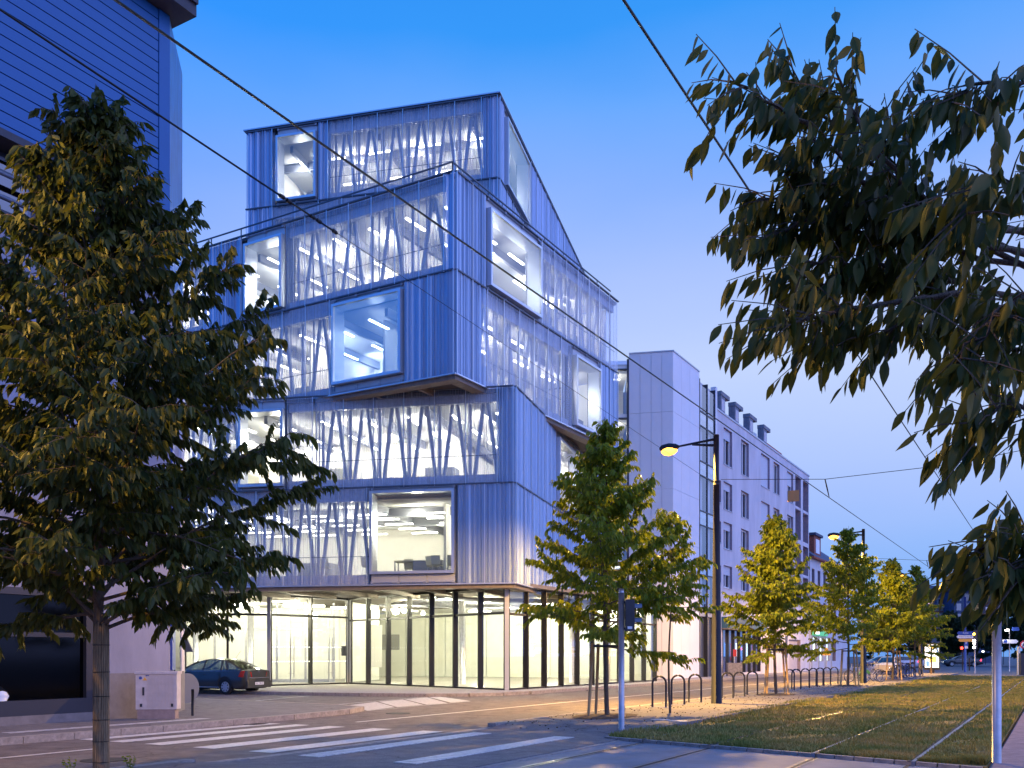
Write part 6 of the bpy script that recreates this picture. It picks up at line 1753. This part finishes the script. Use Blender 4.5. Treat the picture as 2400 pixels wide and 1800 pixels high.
# tram signal with one amber and three white lamps
sb = G(2285, 1579); tsg = thing('tram_signal', 'far pole with one amber lamp above three dazzling white lamps', 'traffic signal', (sb.x, sb.y, 0))
Ys = sb.y
mb = MB(); mb.tube([(sb.x, Ys, 0), (sb.x, Ys, 3.6)], .05, 10); mb.build('pole', M['galv'], tsg, smooth=True)
mb = MB(); mb.bx(sb.x - .16, Ys - .2, 2.1, sb.x + .12, Ys - .06, 3.75); mb.build('signal_box', M['dark_metal'], tsg)
for y_, mt, rr in ((1486, 'amber_bulb', .09), (1502, 'white_bulb', .12), (1509, 'white_bulb', .07), (1517, 'white_bulb', .11)):
    p = WP(2283, y_, Ys - .22); mb = MB(); mb.disc(p, rr, (0, 1, 0), 14, .04); mb.build('signal_lamp', M[mt], tsg)
# second red signal, bollards
p = WP(2256, 1562, 100); rs = thing('red_signal', 'small far red signal lamp left of the parking plate', 'traffic signal', (p.x, p.y, 0))
mb = MB(); mb.tube([(p.x, p.y, 0), (p.x, p.y, 2.6)], .05, 8); mb.build('pole', M['post_brown'], rs); mb = MB(); mb.disc(WP(2254, 1519, 99.8), .14, (0, 1, 0), 12, .05); mb.build('signal_lamp', M['red_bulb'], rs)
p = WP(2272, 1563, 98); mb = MB(); mb.tube([(p.x, p.y, 0), (p.x, p.y, 1.3)], .07, 8); tag(mb.build('bollard', M['post_brown']), 'brown bollard just right of the direction sign post', 'bollard')
p = ST(81.5, 8.6); mb = MB(); mb.tube([(p.x, p.y, .1), (p.x, p.y, 2.2)], .07, 8); tag(mb.build('marker_post', M['post_brown'], smooth=True), 'brown post standing between the third lamp and the lit poster', 'post')
# white street lamp and blue arrow sign at the right
b = WP(2366, 1574, 92); b.z = 0; wl = thing('white_lamp_post', 'slim far lamp post with a small white light and a pale arrow sign', 'street lamp', b)
mb = MB(); mb.tube([b, b + Vector((0, 0, 4.2))], .05, 8); mb.build('pole', M['galv'], wl, smooth=True)
mb = MB(); mb.disc(WP(2360, 1477, 91.8), .16, (0, .3, 1), 12, .10); mb.build('lamp_bulb', M['white_bulb'], wl)
a0, a1 = WP(2350, 1508, 91.8), WP(2387, 1499, 91.8); zc = (a0.z + a1.z) / 2
mb = MB(); mb.face([(a0.x, 91.8, a0.z), (a1.x - .2, 91.8, a0.z), (a1.x, 91.8, zc), (a1.x - .2, 91.8, a1.z), (a0.x, 91.8, a1.z)]); mb.face([(a0.x, 91.83, a0.z), (a0.x, 91.83, a1.z), (a1.x - .2, 91.83, a1.z), (a1.x, 91.83, zc), (a1.x - .2, 91.83, a0.z)]); bd = mb.build('arrow_board', M['sign_white'], wl)
mb = MB(); mb.bx(a0.x + .1, 91.77, a0.z + .06, a0.x + .42, 91.79, a1.z - .06); mb.build('blue_square', M['sign_blue'], wl)
mb = MB(); mb.bx(b.x + .1, 91.7, 4.0, b.x + .8, 91.75, 4.35); mb.build('name_plate', M['sign_blue'], wl)
l = bpy.data.lights.new('lamp_light', 'POINT'); l.energy = 120; l.color = (1, .92, .75); l.shadow_soft_size = .15; o = bpy.data.objects.new('lamp_light', l); place(o, WP(2360, 1481, 91.4), wl)
b = WP(2397, 1572, 75); b.z = 0; rsn = thing('round_sign', 'round white sign with a red rim on a dark box at the right edge', 'sign', b)
mb = MB(); mb.bx(b.x - .15, b.y, 0, b.x + .25, b.y + .3, 1.75); mb.build('box', M['dark_metal'], rsn)
cs = WP(2400, 1511, 74.9); mb = MB(); mb.disc(cs, .32, (0, 1, 0), 24, .03); mb.build('rim', M['sign_red'], rsn); mb = MB(); mb.disc(cs - Vector((0, .02, 0)), .23, (0, 1, 0), 24, .02); dd = mb.build('disc', M['sign_white'], rsn)
mb = MB(); mb.beam(cs + Vector((-.12, -.035, -.10)), cs + Vector((-.02, -.035, .12)), .015, .05); mb.beam(cs + Vector((-.16, -.04, -.16)), cs + Vector((.16, -.04, .16)), .015, .05); mb.build('mark', M['ink'], dd)
mb = MB(); bb = WP(2389, 1573, 76); mb.bx(bb.x - .08, 76, 0, bb.x + .08, 76.2, 2.3); mb.bx(bb.x - .08, 75.9, 2.2, bb.x + .4, 76.1, 2.3); tag(mb.build('white_post', M['post_light']), 'pale angled post left of the round red rimmed sign', 'post')
# warning sign seen from the back by the second lamp
b = ST(86, 17.6); tsn = thing('triangle_sign', 'pale triangular sign on a thin post behind the third tree', 'sign', (b.x, b.y, .12))
mb = MB(); mb.tube([(b.x, b.y, 0), (b.x, b.y, 2.3)], .03, 8); mb.build('pole', M['galv'], tsn)
mb = MB(); mb.face([(b.x - .4, b.y - .05, 1.6), (b.x + .4, b.y - .05, 1.6), (b.x, b.y - .05, 2.3)]); mb.face([(b.x - .4, b.y - .03, 1.6), (b.x, b.y - .03, 2.3), (b.x + .4, b.y - .03, 1.6)]); mb.build('plate', M['sign_yellow'], tsn)
# concrete roadworks block with a red and white marker by the shop
b = tx(19.6, 1721, .12); cbk = thing('concrete_block', 'pale concrete block with a red and white marker, in front of the shop window', 'barrier', b)
mb = MB(); mb.bx(b.x - .5, b.y - .3, .12, b.x + .5, b.y + .3, 1.05); mb.build('block', M['kerb'], cbk)
mb = MB(); mb.bx(b.x - .03, b.y - .03, 1.05, b.x + .03, b.y + .03, 1.9); mb.build('post', M['galv'], cbk); mb = MB(); mb.bx(b.x - .1, b.y - .05, 1.5, b.x + .15, b.y - .03, 2.0); mb.build('marker', M['sign_red'], cbk)
# park lights beyond the square: tiny lamps between the far trees
for i, (x, y) in enumerate(((2198, 1524), (2215, 1524), (2304, 1527), (2352, 1521), (2310, 1521))):
    p = WP(x, y, 165); r_ = thing('park_lamp', ['tiny pale lamp just right of the lit poster panel', 'tiny pale lamp between the poster panel and the direction signs', 'tiny pale lamp right of the dazzling tram signal', 'tiny pale lamp just left of the white lamp post', 'tiny pale lamp slightly above and right of the one by the tram signal'][i], 'lamp', (p.x, p.y, 0), 'park lamps across the square')
    mb = MB(); mb.tube([(p.x, p.y, 0), (p.x, p.y, p.z)], .05, 6); mb.build('pole', M['dark_metal'], r_); mb = MB(); mb.disc(p, .13, (0, 1, 0), 10, .1); mb.build('lamp_bulb', M['white_bulb'], r_)
# manhole covers on the island
for x, y, lb in ((1588, 1690, 'small round cover in the island paving near the first bicycle rack'), (1547, 1687, 'second round cover in the island paving, left of the other')):
    p = G(x, y, .12); mb = MB(); mb.disc((p.x, p.y, .122), .22, (0, 0, 1), 20, .012); tag(mb.build('manhole_cover', M['worn_paint']), lb, 'manhole cover')
# leader of the overhead plants dropped: fallen leaves on the island
def litter():
    n = 900; s = 16 + rng.random(n) * 40; t = 7.4 + 2.9 * rng.random(n)
    Pn = np.stack([U.x * s + N.x * t, U.y * s + N.y * t, np.full(n, .128)], 1); Dn = unit(np.stack([rng.normal(0, 1, n), rng.normal(0, 1, n), np.abs(rng.normal(0, .1, n))], 1))
    Lr = np.full(n, .05); me = leaf_mesh('fallen_leaves', Pn, Dn, Lr, Lr * .5, M['mulch'], droop=.0)
    o = bpy.data.objects.new('fallen_leaves', me); place(o, (0, 0, 0)); o['kind'] = 'stuff'; tag(o, 'scattered fallen leaves on the island paving', 'leaves')
litter()
